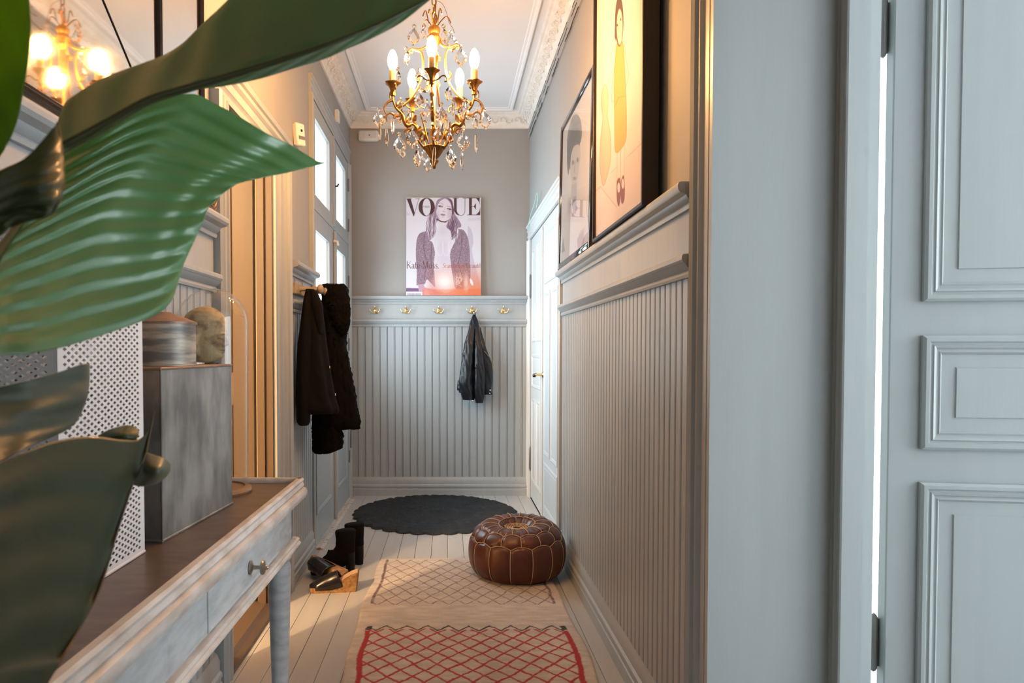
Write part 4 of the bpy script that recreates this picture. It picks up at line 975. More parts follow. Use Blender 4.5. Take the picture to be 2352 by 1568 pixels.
def poster_paint(P, u, v):
    X = 80 + u * 1030; Y = 1462 - v * 1372
    p = Paint(X, Y, (222, 222, 236)); ink = (62, 34, 48)
    rs = np.random.RandomState(4)
    # soft shadow of the figure on the backdrop
    p.poly(smooth_poly([(930,480),(985,560),(1005,720),(985,820),(1010,960),(1060,1150),(1095,1300),(1110,1462),(900,1462),(920,900)]), (196,190,212), 0.9)
    p.poly([(930,380),(1110,360),(1110,410),(930,420)], (208,204,220), 0.6)
    # masthead
    p.poly([(84,103),(140,103),(195,300),(181,352),(176,345)], ink); p.stroke([(252,104),(186,345)], 6, (120,100,120)); p.stroke([(80,104),(152,104)], 6, ink); p.stroke([(205,104),(268,104)], 5, ink)
    p.ell(361, 222, 112, 130, ink); p.ell(361, 222, 56, 121, (222,222,236))
    p.poly([(738,92),(776,92),(776,270),(790,310),(812,335),(800,340),(765,320),(740,275)], ink); p.stroke([(792,312),(815,338),(845,342),(875,325),(890,285),(891,95)], 7, (110,88,108)); p.stroke([(722,95),(800,95)], 6, ink); p.stroke([(862,95),(922,95)], 6, ink)
    p.poly([(946,92),(986,92),(986,336),(946,336)], ink); p.stroke([(925,94),(1092,94)], 7, ink); p.stroke([(925,333),(1098,333)], 7, ink); p.poly([(1040,92),(1092,92),(1094,205),(1085,150)], ink); p.poly([(1040,336),(1100,336),(1103,225),(1090,280)], ink); p.stroke([(985,212),(1040,212)], 6, ink); p.poly([(1012,212),(1042,165),(1042,262)], ink)
    text(p, 'PARIS', 308, 232, 28, (110,90,110), thick=0.14, thin=0.08, sx=1.15)
    for yy in (303, 318, 333): p.stroke([(84, yy), (126, yy)], 4, (150,145,165), 0.7)
    # hair behind
    hair, hair2, lite = (92,62,92), (150,128,158), (212,204,220)
    p.poly(smooth_poly([(488,180),(520,120),(580,92),(660,92),(712,130),(730,210),(745,310),(790,380),(835,460),(832,505),(790,520),(770,600),(745,640),(690,700),(640,690),(600,640),(600,560),(560,430),(500,430),(480,560),(450,640),(400,690),(365,640),(350,560),(372,440),(400,350),(455,300),(470,240)]), hair2)
    for k in range(38):
        x0 = rs.uniform(385, 500); y0 = rs.uniform(320, 420); c = hair if rs.rand() < 0.45 else lite
        p.stroke([(x0,y0),(x0-rs.uniform(-5,30),y0+90),(x0-rs.uniform(-20,25),y0+190),(x0-rs.uniform(-30,40),y0+rs.uniform(230,290))], rs.uniform(5,12), c, 0.55)
    for k in range(42):
        x0 = rs.uniform(650, 760); y0 = rs.uniform(330, 440); c = hair if rs.rand() < 0.6 else lite
        p.stroke([(x0,y0),(x0+rs.uniform(-50,40),y0+90),(x0+rs.uniform(-60,40),y0+170),(x0+rs.uniform(-70,30),y0+rs.uniform(200,270))], rs.uniform(5,12), c, 0.55)
    # neck, torso
    p.poly(smooth_poly([(520,390),(655,400),(630,500),(690,560),(705,700),(690,900),(700,1150),(745,1380),(480,1380),(475,1150),(468,900),(470,720),(480,600),(515,520)]), (218,214,228))
    p.ell(580, 800, 60, 110, (190,186,206), 0.35, 0.5); p.ell(600, 960, 90, 60, (196,190,208), 0.45, 0.6); p.ell(585, 560, 60, 60, (200,194,212), 0.4, 0.6)
    for cx in (430, 555, 640, 730): p.stroke([(cx-55, 700),(cx-65, 820),(cx-25, 905),(cx+15, 900),(cx+40, 820),(cx+30, 720)], 8, (240,240,248), 0.45)
    # face
    p.ell(600, 258, 112, 160, (226,218,230), 1, 0, -0.10); p.poly(smooth_poly([(508,330),(690,340),(660,400),(600,425),(545,400)]), (224,216,228))
    p.ell(680, 330, 34, 90, (190,176,198), 0.6, 0.5); p.ell(520, 330, 24, 70, (196,184,204), 0.5, 0.5)
    p.stroke([(505,392),(560,425),(620,432),(650,412)], 17, (72,36,52)); p.stroke([(640,420),(655,390),(690,370)], 10, (232,228,238), 0.8)
    p.stroke([(522,172),(560,166),(590,186)], 7, (150,126,150), 0.7); p.stroke([(640,208),(672,212),(698,226)], 7, (150,126,150), 0.7)
    p.ell(553, 212, 30, 11, (70,44,66), 1, 0.3, 0.15); p.ell(671, 250, 30, 11, (70,44,66), 1, 0.3, 0.2); p.ell(560, 214, 8, 5, (235,230,240)); p.ell(664, 252, 8, 5, (235,230,240))
    p.stroke([(612,215),(606,262),(590,278)], 6, (196,180,200), 0.7); p.stroke([(582,280),(602,290),(622,284)], 7, (150,124,146), 0.8)
    p.ell(585, 330, 34, 13, (168,138,160), 1, 0.2, 0.12); p.stroke([(556,324),(585,331),(616,336)], 4, (98,66,88)); p.ell(588, 362, 20, 6, (198,186,204), 0.8, 0.3)
    p.poly(smooth_poly([(486,200),(505,130),(560,96),(620,92),(560,130),(520,180),(500,260),(480,300)]), hair2, 0.9); p.poly(smooth_poly([(640,92),(700,120),(730,210),(740,300),(712,330),(705,230),(690,150)]), hair, 0.85)
    # sequinned jacket
    jl = smooth_poly([(355,560),(262,596),(222,700),(212,900),(224,1100),(222,1290),(230,1320),(330,1306),(365,1240),(430,1300),(478,1340),(470,1180),(462,1000),(474,860),(440,720),(385,680)])
    jr = smooth_poly([(800,528),(872,548),(925,640),(952,790),(960,1000),(966,1180),(940,1330),(880,1370),(760,1362),(722,1200),(694,1010),(688,860),(745,720),(790,640)])
    for j in (jl, jr): p.poly(j, (112,84,112))
    mj = np.maximum(p.inpoly(jl), p.inpoly(jr))
    sp_ = (np.sin(X * 0.42 + 3 * np.sin(Y * 0.09)) * np.sin(Y * 0.40 + 2 * np.sin(X * 0.07 + 1)) > 0.22).astype(float)
    p.mix(mj * sp_, (206,198,216), 0.62)
    hs = np.sin(X * 12.9898 + Y * 78.233) * 43758.5453; hs = hs - np.floor(hs); p.mix(mj * (hs > 0.8), (240,238,246), 0.75); p.mix(mj * (hs < 0.22), (58,34,56), 0.6)
    for xs in ([(330,600),(320,800),(360,1000),(330,1250)], [(850,560),(845,800),(800,1000),(870,1300)], [(430,740),(420,950),(440,1150)]): p.stroke(xs, 10, (70,44,66), 0.45)
    # hands and trousers
    p.poly(smooth_poly([(240,1310),(320,1310),(350,1400),(440,1440),(430,1470),(240,1470),(250,1380)]), (190,160,180)); p.poly(smooth_poly([(330,1350),(480,1375),(760,1370),(900,1380),(1000,1370),(1110,1380),(1110,1470),(330,1470)]), (214,140,130))
    hs2 = np.sin(X * 9.13 + Y * 41.7) * 9758.5453; hs2 = hs2 - np.floor(hs2); low = np.clip((Y - 1340) / 40, 0, 1); p.mix(low * (hs2 > 0.72) * (X > 330) * (X < 880), (248,230,226), 0.7)
    # orange light leak of the print
    t = np.clip((Y - 980) / 420, 0, 1) * np.clip((X - 380) / 500, 0, 1); p.mix(t, (234,112,66), 0.78)
    t = np.clip((Y - 1040) / 320, 0, 1) * np.exp(-((X - 480) / 110) ** 2); p.mix(t, (206,90,82), 0.45)
    p.ell(612, 1270, 120, 100, (252,240,238), 0.9, 0.7); p.ell(905, 1280, 34, 110, (250,226,220), 0.6, 0.6); p.ell(980, 1275, 18, 50, (240,232,240), 0.95, 0.2, -0.35)
    for k in range(14): p.stroke([(760 + rs.uniform(0,110), 1130 + rs.uniform(0,240)) for _ in range(3)], 6, (250,214,200), 0.5)
    # cover lines
    x = text(p, 'Kate Moss.', 84, 1083, 96, (66,34,46), 0.92, 0.10, 0.045, sx=0.94)
    x = text(p, 'Scandaleuse', 575, 1076, 64, (170,66,66), 0.8, 0.10, 0.05, 0.25, 0.92)
    text(p, 'Beauté', 908, 1076, 64, (120,60,66), 0.9, 0.10, 0.05, sx=1.0)
    # barcode corner
    p.poly([(80,1358),(250,1362),(250,1408),(80,1408)], (120,88,140)); p.poly([(80,1412),(300,1412),(300,1462),(80,1462)], (232,230,240))
    for k in range(30): p.stroke([(92 + k * 6.5, 1432), (92 + k * 6.5, 1462)], 2.0 + (k * 7 % 3), (86,70,100), 0.8)
    return p.c * 0.88
pa, pb = at(933, 682, YB - 0.055), at(1105, 455, YB - 0.055)
pw, phh = pb.x - pa.x, pb.z - pa.z
post = thing('canvas_print', 'magazine cover canvas print of a long-haired woman on the back ledge', 'print', (pa.x, YB - 0.05, 1.651))
bm_ = MB().box(0, 0, 0, pw, 0.018, phh).build('stretcher', mat('canvas_edge', (0.62,0.60,0.62), 0.7), post)
me = print_mesh('print_face', (0, -0.0006, 0), (1,0,0), (0,0,1), pw, phh, 240, 318, poster_paint); me.materials.append(M['print'])
o = bpy.data.objects.new('print_face', me); COL.objects.link(o); o.parent = post
post.rotation_euler = (R(-2.6), 0, 0)

# ---- near painting on the right ledge
XP = 0.60
q0, q1 = atX(1360, 540, XP), atX(1474, 470, XP)
pz0 = 1.6515; pz1 = 2.86
y_n, y_f = q1.y, q0.y
pt = thing('framed_painting', 'tall painting of a girl in a yellow dress in a deep dark frame', 'painting', (XP, y_n, pz0))
wdp, htp = y_f - y_n, pz1 - pz0
mb = MB(); fw = 0.012; dp = 0.052
for (a0, a1, b0, b1) in ((0, fw, 0, htp), (wdp - fw, wdp, 0, htp), (fw, wdp - fw, 0, fw), (fw, wdp - fw, htp - fw, htp)): mb.bbox(0, a0, b0, dp, a1, b1, 0.001)
mb.build('frame', mat('dark_wenge_frame', (0.016,0.010,0.009), 0.45, var=0.3, vscale=40, stretch=(6,6,0.6)), pt)
MB().box(0.014, fw, fw, dp - 0.002, wdp - fw, htp - fw).build('backing', M['black'], pt)
def crop7(P):
    z = P[..., 2] - CAMZ; dep = P[..., 1] * CP - z * SP; up = P[..., 1] * SP + z * CP
    return (HX + F * P[..., 0] / dep - 1180) * 2.24, (CYP - F * up / dep) * 2.24
def girl_paint(P, u, v):
    X, Y = crop7(P + np.array([XP, y_n, pz0])); p = Paint(X, Y, (238, 216, 190))
    n = np.sin(X * 0.05 + Y * 0.013) * np.sin(Y * 0.02 + 1.3) * 0.5 + 0.5; p.mix(n, (230,200,172), 0.35)
    p.mix((X > 648).astype(float), (226,190,150), 0.3)
    ln = (170,120,86)
    p.stroke([(400,1005),(445,960),(530,1065)], 3, ln, 0.6); p.stroke([(500,890),(540,850)], 3, ln, 0.5); p.stroke([(575,815),(660,735)], 3, ln, 0.6)
    p.poly([(400,1010),(448,958),(530,1060),(560,1080),(668,1010),(668,740),(575,812),(520,880)], (236,206,180), 0.5)
    # pale pin shaped figure
    pin = smooth_poly([(470,430),(484,470),(485,540),(482,600),(495,680),(500,790),(490,870),(462,955),(448,900),(443,820),(448,700),(458,610),(450,540),(455,470)])
    p.poly(pin, (236,186,142)); p.stroke(pin, 2.5, (196,140,100), 0.8)
    # legs, socks, shoes
    p.poly([(530,770),(570,745),(568,915),(532,935)], (242,216,190)); p.stroke([(550,765),(549,925)], 2.5, ln, 0.7); p.stroke([(531,780),(532,930)], 2, ln, 0.5); p.stroke([(570,750),(568,910)], 2, ln, 0.5)
    for cx in (540, 561): p.poly(smooth_poly([(cx-10,930),(cx+2,905+(8 if cx<550 else -4)),(cx+9,930),(cx+10,1010),(cx+2,1060 if cx<550 else 1045),(cx-8,1040),(cx-11,980)]), (140,74,54)); p.ell(cx, 965 if cx < 550 else 945, 7, 26, (240,214,188))
    # dress
    dress = smooth_poly([(528,232),(545,205),(562,225),(570,330),(576,470),(580,600),(576,720),(548,770),(530,785),(521,760),(519,600),(517,450),(521,330)])
    p.poly(dress, (226,166,72)); p.stroke(dress, 2.5, (160,110,50), 0.8); p.stroke([(520,550),(540,500),(575,494)], 2.5, (150,100,48), 0.8)
    p.stroke([(566,205),(578,300),(592,380),(580,440)], 2.5, ln, 0.7); p.stroke([(520,340),(505,450),(503,525),(518,520)], 2.5, ln, 0.7)
    # head with brown hair, no face detail beyond eyes, nose and mouth
    p.ell(543, 110, 22, 130, (84,58,44)); p.poly([(521,100),(519,190),(526,215),(532,100)], (84,58,44))
    p.ell(545, 138, 15, 92, (244,206,168)); p.ell(550, 100, 3, 8, (70,46,36)); p.ell(533, 130, 3, 8, (70,46,36)); p.stroke([(543,118),(540,160),(545,164)], 2, ln); p.stroke([(538,190),(546,186)], 2.5, (180,90,70))
    return p.c * np.array([0.74, 0.80, 0.95])
me = print_mesh('painting_face', (0.0125, fw, fw), (0,1,0), (0,0,1), wdp - 2*fw, htp - 2*fw, 240, 380, girl_paint); me.materials.append(M['paintcanvas'])
o = bpy.data.objects.new('painting_face', me); COL.objects.link(o); o.parent = pt

# ---- framed photograph further along the ledge
XQ = 0.622
r0, r1 = atX(1283, 600, XQ), atX(1356, 560, XQ)
fy0, fy1 = r1.y, r0.y
ph = thing('framed_photograph', 'grey portrait photograph in a glossy black frame leaning on the right ledge', 'picture', (XQ, fy0, 1.6515))
wq, hq = fy1 - fy0, 0.80
FQ = [(0,0),(0.022,0),(0.026,0.006),(0.020,0.014),(0.024,0.022),(0.012,0.032),(0,0.032)]
fr_d = 0.024
mb = MB(); fq = 0.035
for (a0, a1, b0, b1) in ((0, fq, 0, hq), (wq - fq, wq, 0, hq), (fq, wq - fq, 0, fq), (fq, wq - fq, hq - fq, hq)): mb.bbox(-0.006, a0, b0, 0.018, a1, b1, 0.005)
mb.build('frame', mat('glossy_black_frame', (0.012,0.011,0.013), 0.12, coat=0.5), ph, smooth=50)
def portrait_paint(P, u, v):
    X, Y = crop7(P + np.array([XQ, fy0, 1.6515])); p = Paint(X, Y, (226, 226, 232))
    p.poly([(236,1010),(362,960),(362,1130),(236,1150)], (214,212,222), 0.7)
    p.poly(smooth_poly([(262,720),(270,660),(285,610),(302,588),(322,596),(336,640),(340,700),(330,740),(332,800),(318,860),(292,880),(272,850),(264,790)]), (120,122,128))
    p.poly(smooth_poly([(268,730),(282,660),(305,640),(330,680),(334,730),(312,744),(296,770),(282,830),(272,900),(264,820)]), (84,86,92), 0.9)
    p.poly(smooth_poly([(284,800),(300,752),(328,748),(334,800),(326,880),(314,950),(302,965),(290,930),(282,870)]), (206,206,212))
    p.ell(296, 836, 5, 12, (110,110,118), 0.9, 0.4); p.ell(320, 822, 5, 12, (110,110,118), 0.9, 0.4); p.stroke([(306,830),(303,885),(308,890)], 3, (160,160,168)); p.ell(306, 918, 9, 8, (140,138,146), 0.9, 0.3)
    p.poly([(290,950),(318,940),(318,1060),(288,1080)], (188,188,198)); p.poly([(272,1020),(288,1012),(288,1100),(272,1100)], (200,196,212)); p.poly([(300,1012),(316,1008),(316,1100),(300,1102)], (160,152,180)); p.stroke([(284,1052),(316,1046)], 6, (150,142,172))
    p.poly([(322,1230),(362,1170),(362,1260),(330,1290)], (190,180,186), 0.8); p.poly([(246,1300),(250,1220),(262,1290)], (120,124,140), 0.8)
    return p.c * 0.80
me = print_mesh('photo_face', (0.004, fq - 0.004, fq - 0.004), (0,1,0), (0,0,1), wq - 2*fq + 0.008, hq - 2*fq + 0.008, 160, 200, portrait_paint); me.materials.append(M['print'])
o = bpy.data.objects.new('photo_face', me); COL.objects.link(o); o.parent = ph
MB().add([(0,fq-0.003,fq-0.003),(0,fq-0.003,hq-fq+0.003),(0,wq-fq+0.003,hq-fq+0.003),(0,wq-fq+0.003,fq-0.003)],[(0,1,2,3)]).build('glass', M['thinglass'], ph)
MB().box(0.005, 0.01, 0.01, 0.016, wq - 0.01, hq - 0.01).build('back_board', M['black'], ph)
ph.rotation_euler = (0, R(1.0), 0)
# ================================================================== hooks, garments, shoes
HKX = [862, 933, 1008, 1084, 1156]
HLAB = ['leftmost brass double hook on the back rail', 'second brass double hook from the left on the back rail', 'middle brass double hook on the back rail', 'brass double hook carrying the leather jacket', 'rightmost brass double hook on the back rail']
hk0 = None
for i, hx in enumerate(HKX):
    p = at(hx, 714, YB)
    if hk0 is None:
        hk = thing('coat_hook', HLAB[i], 'hook', (p.x, YB, p.z), group='brass hooks on the back rail')
        pl = MB().lathe([(0,0),(0.014,0),(0.016,0.003),(0.013,0.006),(0,0.007)], 16, axis='y'); pl.xf(Matrix.Rotation(math.pi, 4, 'Z') @ Matrix.Diagonal((1,1,1.35,1))); pl.build('plate', M['brass'], hk, smooth=40)
        mb = MB(); mb.tube(spl([(0,-0.004,0.012),(0,-0.02,0.02),(0,-0.034,0.03)], 5), [0.005]*11, 8); mb.lathe([(0,-0.008),(0.007,-0.005),(0.008,0),(0.007,0.005),(0,0.008)], 10, (0,-0.036,0.034)); mb.build('top_knob', M['brass'], hk, smooth=50)
        for s in (-1, 1):
            mb = MB(); mb.tube(spl([(0,-0.004,-0.006),(s*0.010,-0.018,-0.016),(s*0.026,-0.028,-0.014),(s*0.036,-0.032,0.0),(s*0.041,-0.033,0.010)], 6), [0.005]*19+[0.0045]*6, 8); mb.lathe([(0,-0.006),(0.006,-0.003),(0.006,0.003),(0,0.006)], 10, (s*0.042,-0.033,0.012)); mb.build('prong', M['brass'], hk, smooth=50)
        hk0 = hk
    else:
        c = copy_tree(hk0); c.location = (p.x, YB, p.z); c['label'] = HLAB[i]

def ring(cx, cy, z, hx, hy, n=40, folds=0, fa=0.0, ph_=0.0, p=1.0, tilt=0.0):
    out = []
    for k in range(n):
        a = 2 * math.pi * k / n; m = 1 + fa * math.cos(folds * a + ph_) if folds else 1
        c, s = math.cos(a), math.sin(a)
        x = hx * m * math.copysign(abs(c) ** p, c)
        out.append((cx + x, cy + hy * m * math.copysign(abs(s) ** p, s), z + tilt * x))
    return out
def garment(levels, n=48, folds=7, fa=0.10, seed=1, wr=0.10):
    # levels: (px_left, px_right, py, Y, half depth) dense interpolation
    ks = [l[2] for l in levels]; rings = []; N = 46
    for i in range(N + 1):
        py = ks[0] + (ks[-1] - ks[0]) * i / N
        l, r, Y, d = (np.interp(py, ks, [q[j] for q in levels]) for j in (0, 1, 3, 4))
        a, b = at(l, py, Y), at(r, py, Y); t = i / N
        rg_ = (ring((a.x + b.x) / 2, Y, (a.z + b.z) / 2, (b.x - a.x) / 2, d, n, folds, fa * min(1, 0.3 + t * 1.2), seed + 0.9 * math.sin(t * 3 + seed), 0.9))
        cxm, wmx = (a.x + b.x) / 2, (b.x - a.x) / 2
        if wr > 0:
            rg_ = [(x, y + wr * d * (math.sin(23 * (x - cxm) / max(wmx, 0.02) + 17 * t + seed) * 0.6 + math.sin(9 * (x - cxm) / max(wmx, 0.02) - 38 * t + 2 * seed) * 0.5), z) for x, y, z in rg_]
        rings.append(rg_)
    return rings
# ---- leather jacket
M['leather'] = mat('black_leather', (0.006, 0.007, 0.010), 0.30, bump=0.25, bscale=45, spec=0.35)
M['silver'] = mat('silver_metal', (0.75,0.74,0.72), 0.25, 1.0)
YJ = YB - 0.075
jk = thing('leather_jacket', 'black leather jacket with zips hanging from the fourth brass hook', 'jacket', (0, 0, 0))
MB().loft(garment([(1086,1092,722,YB-0.036,0.012),(1080,1098,738,YB-0.05,0.03),(1074,1104,765,YJ,0.045),(1067,1112,800,YJ,0.055),(1062,1122,835,YJ,0.06),(1058,1126,870,YJ,0.06),(1056,1124,895,YJ,0.058),(1058,1120,902,YJ,0.05)], folds=6, fa=0.11, seed=2)).build('body', M['leather'], jk, smooth=70)
MB().loft(garment([(1080,1092,745,YJ-0.03,0.02),(1066,1090,790,YJ-0.05,0.035),(1060,1088,840,YJ-0.055,0.04),(1055,1086,880,YJ-0.055,0.04),(1060,1090,905,YJ-0.05,0.04),(1064,1088,918,YJ-0.045,0.036)], n=32, folds=4, fa=0.09, seed=5)).build('sleeve', M['leather'], jk, smooth=70)
MB().loft(garment([(1090,1098,750,YJ-0.03,0.015),(1089,1108,800,YJ-0.055,0.03),(1088,1114,850,YJ-0.06,0.036),(1088,1114,890,YJ-0.06,0.036),(1089,1113,912,YJ-0.055,0.036),(1092,1110,925,YJ-0.05,0.03)], n=32, folds=4, fa=0.08, seed=3)).build('sleeve', M['leather'], jk, smooth=70)
MB().loft(garment([(1096,1104,752,YJ-0.03,0.012),(1099,1117,800,YJ-0.05,0.02),(1106,1130,835,YJ-0.05,0.022),(1108,1131,870,YJ-0.05,0.022),(1110,1128,895,YJ-0.05,0.02),(1112,1131,906,YJ-0.045,0.016)], n=28, folds=3, fa=0.06, seed=8)).build('lapel', M['leather'], jk, smooth=70)
MB().loft(garment([(1052,1064,872,YJ-0.02,0.015),(1050,1064,888,YJ-0.02,0.02),(1050,1063,896,YJ-0.02,0.018)], n=20, folds=3, fa=0.06, seed=4)).build('hem', M['leather'], jk, smooth=70)
zp = [at(1112, 806, YJ - 0.077), at(1120, 815, YJ - 0.078), at(1129, 824, YJ - 0.074), at(1131, 834, YJ - 0.06), at(1130, 860, YJ - 0.05), at(1127, 892, YJ - 0.05)]
MB().tube(zp, 0.0022, 6).build('zip', M['brass'], jk, smooth=50)
for (bx_, by_) in ((1126, 896), (1125, 903), (1073, 914), (1080, 916), (1086, 920)):
    p = at(bx_, by_, YJ - 0.075); MB().lathe([(0,-0.004),(0.005,-0.003),(0.0065,0),(0.005,0.003),(0,0.004)], 10, tuple(p), 'y').build('snap', M['silver'], jk, smooth=60)
MB().tube([at(1084, 719, YB - 0.034), at(1089, 714, YB - 0.036), at(1093, 720, YB - 0.036), at(1090, 728, YB - 0.04)], 0.003, 6).build('hanging_loop', M['leather'], jk, smooth=50)

# ---- wooden peg rack on the left wall
M['pegwood'] = mat('grey_washed_wood', (0.42,0.34,0.26), 0.55, var=0.25, vscale=30, stretch=(1,1,1))
k0 = atX(683, 660, XL + 0.01)
rk = thing('peg_rack', 'wooden rack with turned pegs on the left wall holding coats', 'rack', (XL, 0, 1.52))
MB().bbox(0.0, 3.56, -0.028, 0.022, 4.02, 0.028, 0.003).build('rail', M['pegwood'], rk)
PEG = [(0,0),(0.016,0.0),(0.012,0.008),(0.010,0.03),(0.011,0.07),(0.014,0.088),(0.012,0.092),(0.023,0.098),(0.026,0.108),(0.022,0.118),(0.010,0.124),(0,0.125)]
for yy in (3.66, 3.83):
    MB().lathe(PEG, 16, (0.021, yy, 0.002), 'x').build('peg', M['pegwood'], rk, smooth=50)
for yy in (3.60, 3.78):
    MB().tube(spl([(0.010, yy, 0.028), (0.010, yy - 0.006, 0.045), (0.010, yy + 0.006, 0.055)], 4), [0.0022]*9, 6).build('wire', M['oldiron'], rk, smooth=50)

# ---- wool coat (front) and fur coat (behind)
M['wool'] = mat('black_wool', (0.0032, 0.0026, 0.0027), 0.9, var=0.2, vscale=60, bump=0.2, bscale=220, spec=0.2)
M['fur'] = mat('black_brown_fur', (0.003, 0.0022, 0.0021), 0.9, var=0.5, vscale=40, bump=0.7, bscale=60, spec=0.15)
YC = 3.66
wc = thing('wool_coat', 'plain black wool coat with small brass buttons on the near peg', 'coat', (0, 0, 0))
MB().loft(garment([(703,722,664,YC,0.03),(698,738,690,YC,0.06),(692,745,740,YC,0.075),(686,752,800,YC,0.08),(684,760,860,YC,0.085),(683,768,910,YC,0.085),(684,777,940,YC,0.085),(690,774,949,YC,0.07)], folds=7, fa=0.07, seed=1, wr=0.03)).build('body', M['wool'], wc, smooth=70)
MB().loft(garment([(700,712,680,YC-0.04,0.03),(692,718,740,YC-0.06,0.045),(684,716,790,YC-0.07,0.05),(683,714,850,YC-0.07,0.05),(682,712,920,YC-0.065,0.048),(682,712,968,YC-0.06,0.045),(688,708,976,YC-0.06,0.04)], n=32, folds=4, fa=0.06, seed=6, wr=0.03)).build('sleeve', M['wool'], wc, smooth=70)
MB().loft(garment([(712,728,668,YC-0.03,0.02),(716,742,700,YC-0.05,0.03),(722,744,735,YC-0.055,0.028),(728,740,765,YC-0.05,0.016)], n=28, folds=3, fa=0.05, seed=4, wr=0.03)).build('collar', M['wool'], wc, smooth=70)
for (bx_, by_) in ((757, 843), (770, 906)):
    p = at(bx_, by_, YC - 0.03); MB().lathe([(0,-0.003),(0.006,-0.003),(0.008,0),(0.006,0.003),(0,0.003)], 12, tuple(p), 'x').build('button', M['brass'], wc, smooth=60)
fc = thing('fur_coat', 'long dark fur coat hanging behind the wool coat', 'coat', (0, 0, 0))
YF = 3.86
def furry(mb, amp, seed):
    rs = random.Random(seed); out = []
    for v in mb.v:
        x, y, z = v
        n1 = math.sin(x * 90 + 2 * math.sin(z * 55 + seed)) * math.sin(z * 75 + 3 * math.sin(y * 60)) * math.sin(y * 85 + seed)
        a = amp * (n1 * 1.2 + rs.uniform(-0.7, 0.7)); out.append((x + a, y + a * rs.uniform(-1, 1), z + a * 0.5))
    mb.v = out; return mb
def dense(levels, **kw):
    mb = MB(); mb.loft(garment(levels, n=90, **kw)); return mb
furry(dense([(742,790,652,YF,0.03),(742,799,662,YF,0.06),(738,803,700,YF,0.075),(734,804,740,YF,0.08),(730,796,768,YF,0.08),(728,796,800,YF,0.085),(726,806,850,YF,0.09),(722,818,915,YF,0.09),(720,829,970,YF,0.09),(724,828,984,YF,0.07)], folds=5, fa=0.05, seed=3, wr=0.03), 0.006, 1).build('body', M['fur'], fc, smooth=70)
furry(dense([(722,760,900,YF-0.03,0.05),(721,778,960,YF-0.03,0.06),(719,786,1005,YF-0.03,0.06),(719,784,1030,YF-0.03,0.06),(723,760,1040,YF-0.03,0.045)], folds=4, fa=0.04, seed=5, wr=0.03), 0.006, 2).build('lining_hem', M['fur'], fc, smooth=70)
furry(dense([(752,792,655,YF-0.03,0.03),(755,803,700,YF-0.06,0.04),(765,803,745,YF-0.06,0.04),(780,797,768,YF-0.05,0.02)], folds=3, fa=0.04, seed=9, wr=0.03), 0.006, 4).build('hood', M['fur'], fc, smooth=70)

# ---- shoes
M['suede'] = mat('black_suede', (0.004, 0.003, 0.0035), 0.9, spec=0.15, var=0.2, vscale=60)
M['heel'] = mat('black_heel', (0.005, 0.004, 0.004), 0.6, spec=0.2)
M['patent'] = mat('black_patent', (0.010, 0.008, 0.007), 0.18)
M['cork'] = mat('cork', (0.36, 0.20, 0.075), 0.7, col2=(0.20,0.10,0.035), vscale=70, bump=0.2, bscale=120)
M['insole'] = mat('tan_insole', (0.55, 0.36, 0.22), 0.5)
def shoe_ring(cx, cz_, ang, hl, hw, n=24):
    # ring in the x-z plane direction `ang` (0 = horizontal ring), width along y
    out = []
    for k in range(n):
        a = 2 * math.pi * k / n; c, s = math.cos(a), math.sin(a)
        out.append((cx + hl * c * math.cos(ang), hw * s, cz_ + hl * c * math.sin(ang)))
    return out
def ankle_boot(name, label):
    t = thing(name, label, 'boot', group='pair of black ankle boots by the left wall')
    rings = [shoe_ring(0.0,0.228,0.05,0.052,0.040), shoe_ring(0.001,0.222,0.05,0.056,0.044), shoe_ring(0.002,0.18,0.02,0.053,0.041), shoe_ring(0.0,0.14,0.0,0.053,0.038), shoe_ring(-0.006,0.115,-0.10,0.060,0.036),
             shoe_ring(-0.022,0.098,-0.35,0.070,0.036), shoe_ring(-0.045,0.080,-0.75,0.066,0.037), shoe_ring(-0.072,0.060,-1.05,0.053,0.038), shoe_ring(-0.105,0.043,-1.25,0.040,0.041), shoe_ring(-0.140,0.031,-1.40,0.030,0.041), shoe_ring(-0.168,0.025,-1.50,0.022,0.034), shoe_ring(-0.182,0.020,-1.55,0.012,0.02)]
    MB().loft(rings).build('shaft', M['suede'], t, smooth=70)
    MB().loft([shoe_ring(0.026,0.0,0.0,0.024,0.026,16), shoe_ring(0.028,0.05,0.0,0.025,0.028,16), shoe_ring(0.018,0.105,0.1,0.035,0.034,16)]).build('heel', M['heel'], t, smooth=50)
    sole = MB(); prof = [(-0.186,0.006),(-0.17,0.001),(-0.10,0.0),(-0.072,0.010),(-0.03,0.045),(0.006,0.075),(0.0,0.085),(-0.05,0.052),(-0.09,0.02),(-0.17,0.013)]
    sole.sweep([(a, b) for a, b in prof], (0,-0.030,0), (0,0.030,0), (1,0,0)); sole.build('sole', M['heel'], t)
    return t
b1 = ankle_boot('ankle_boot', 'nearer black suede ankle boot with a block heel')
g1 = atZ(806, 1312, 0.0); b1.location = (g1.x - 0.03, g1.y, 0); b1.rotation_euler = (0, 0, R(14))
b2 = copy_tree(b1); b2['label'] = 'farther black suede ankle boot, half hidden behind the nearer one'
b2.location = (g1.x + 0.0, g1.y + 0.135, 0); b2.rotation_euler = (0, 0, R(6))
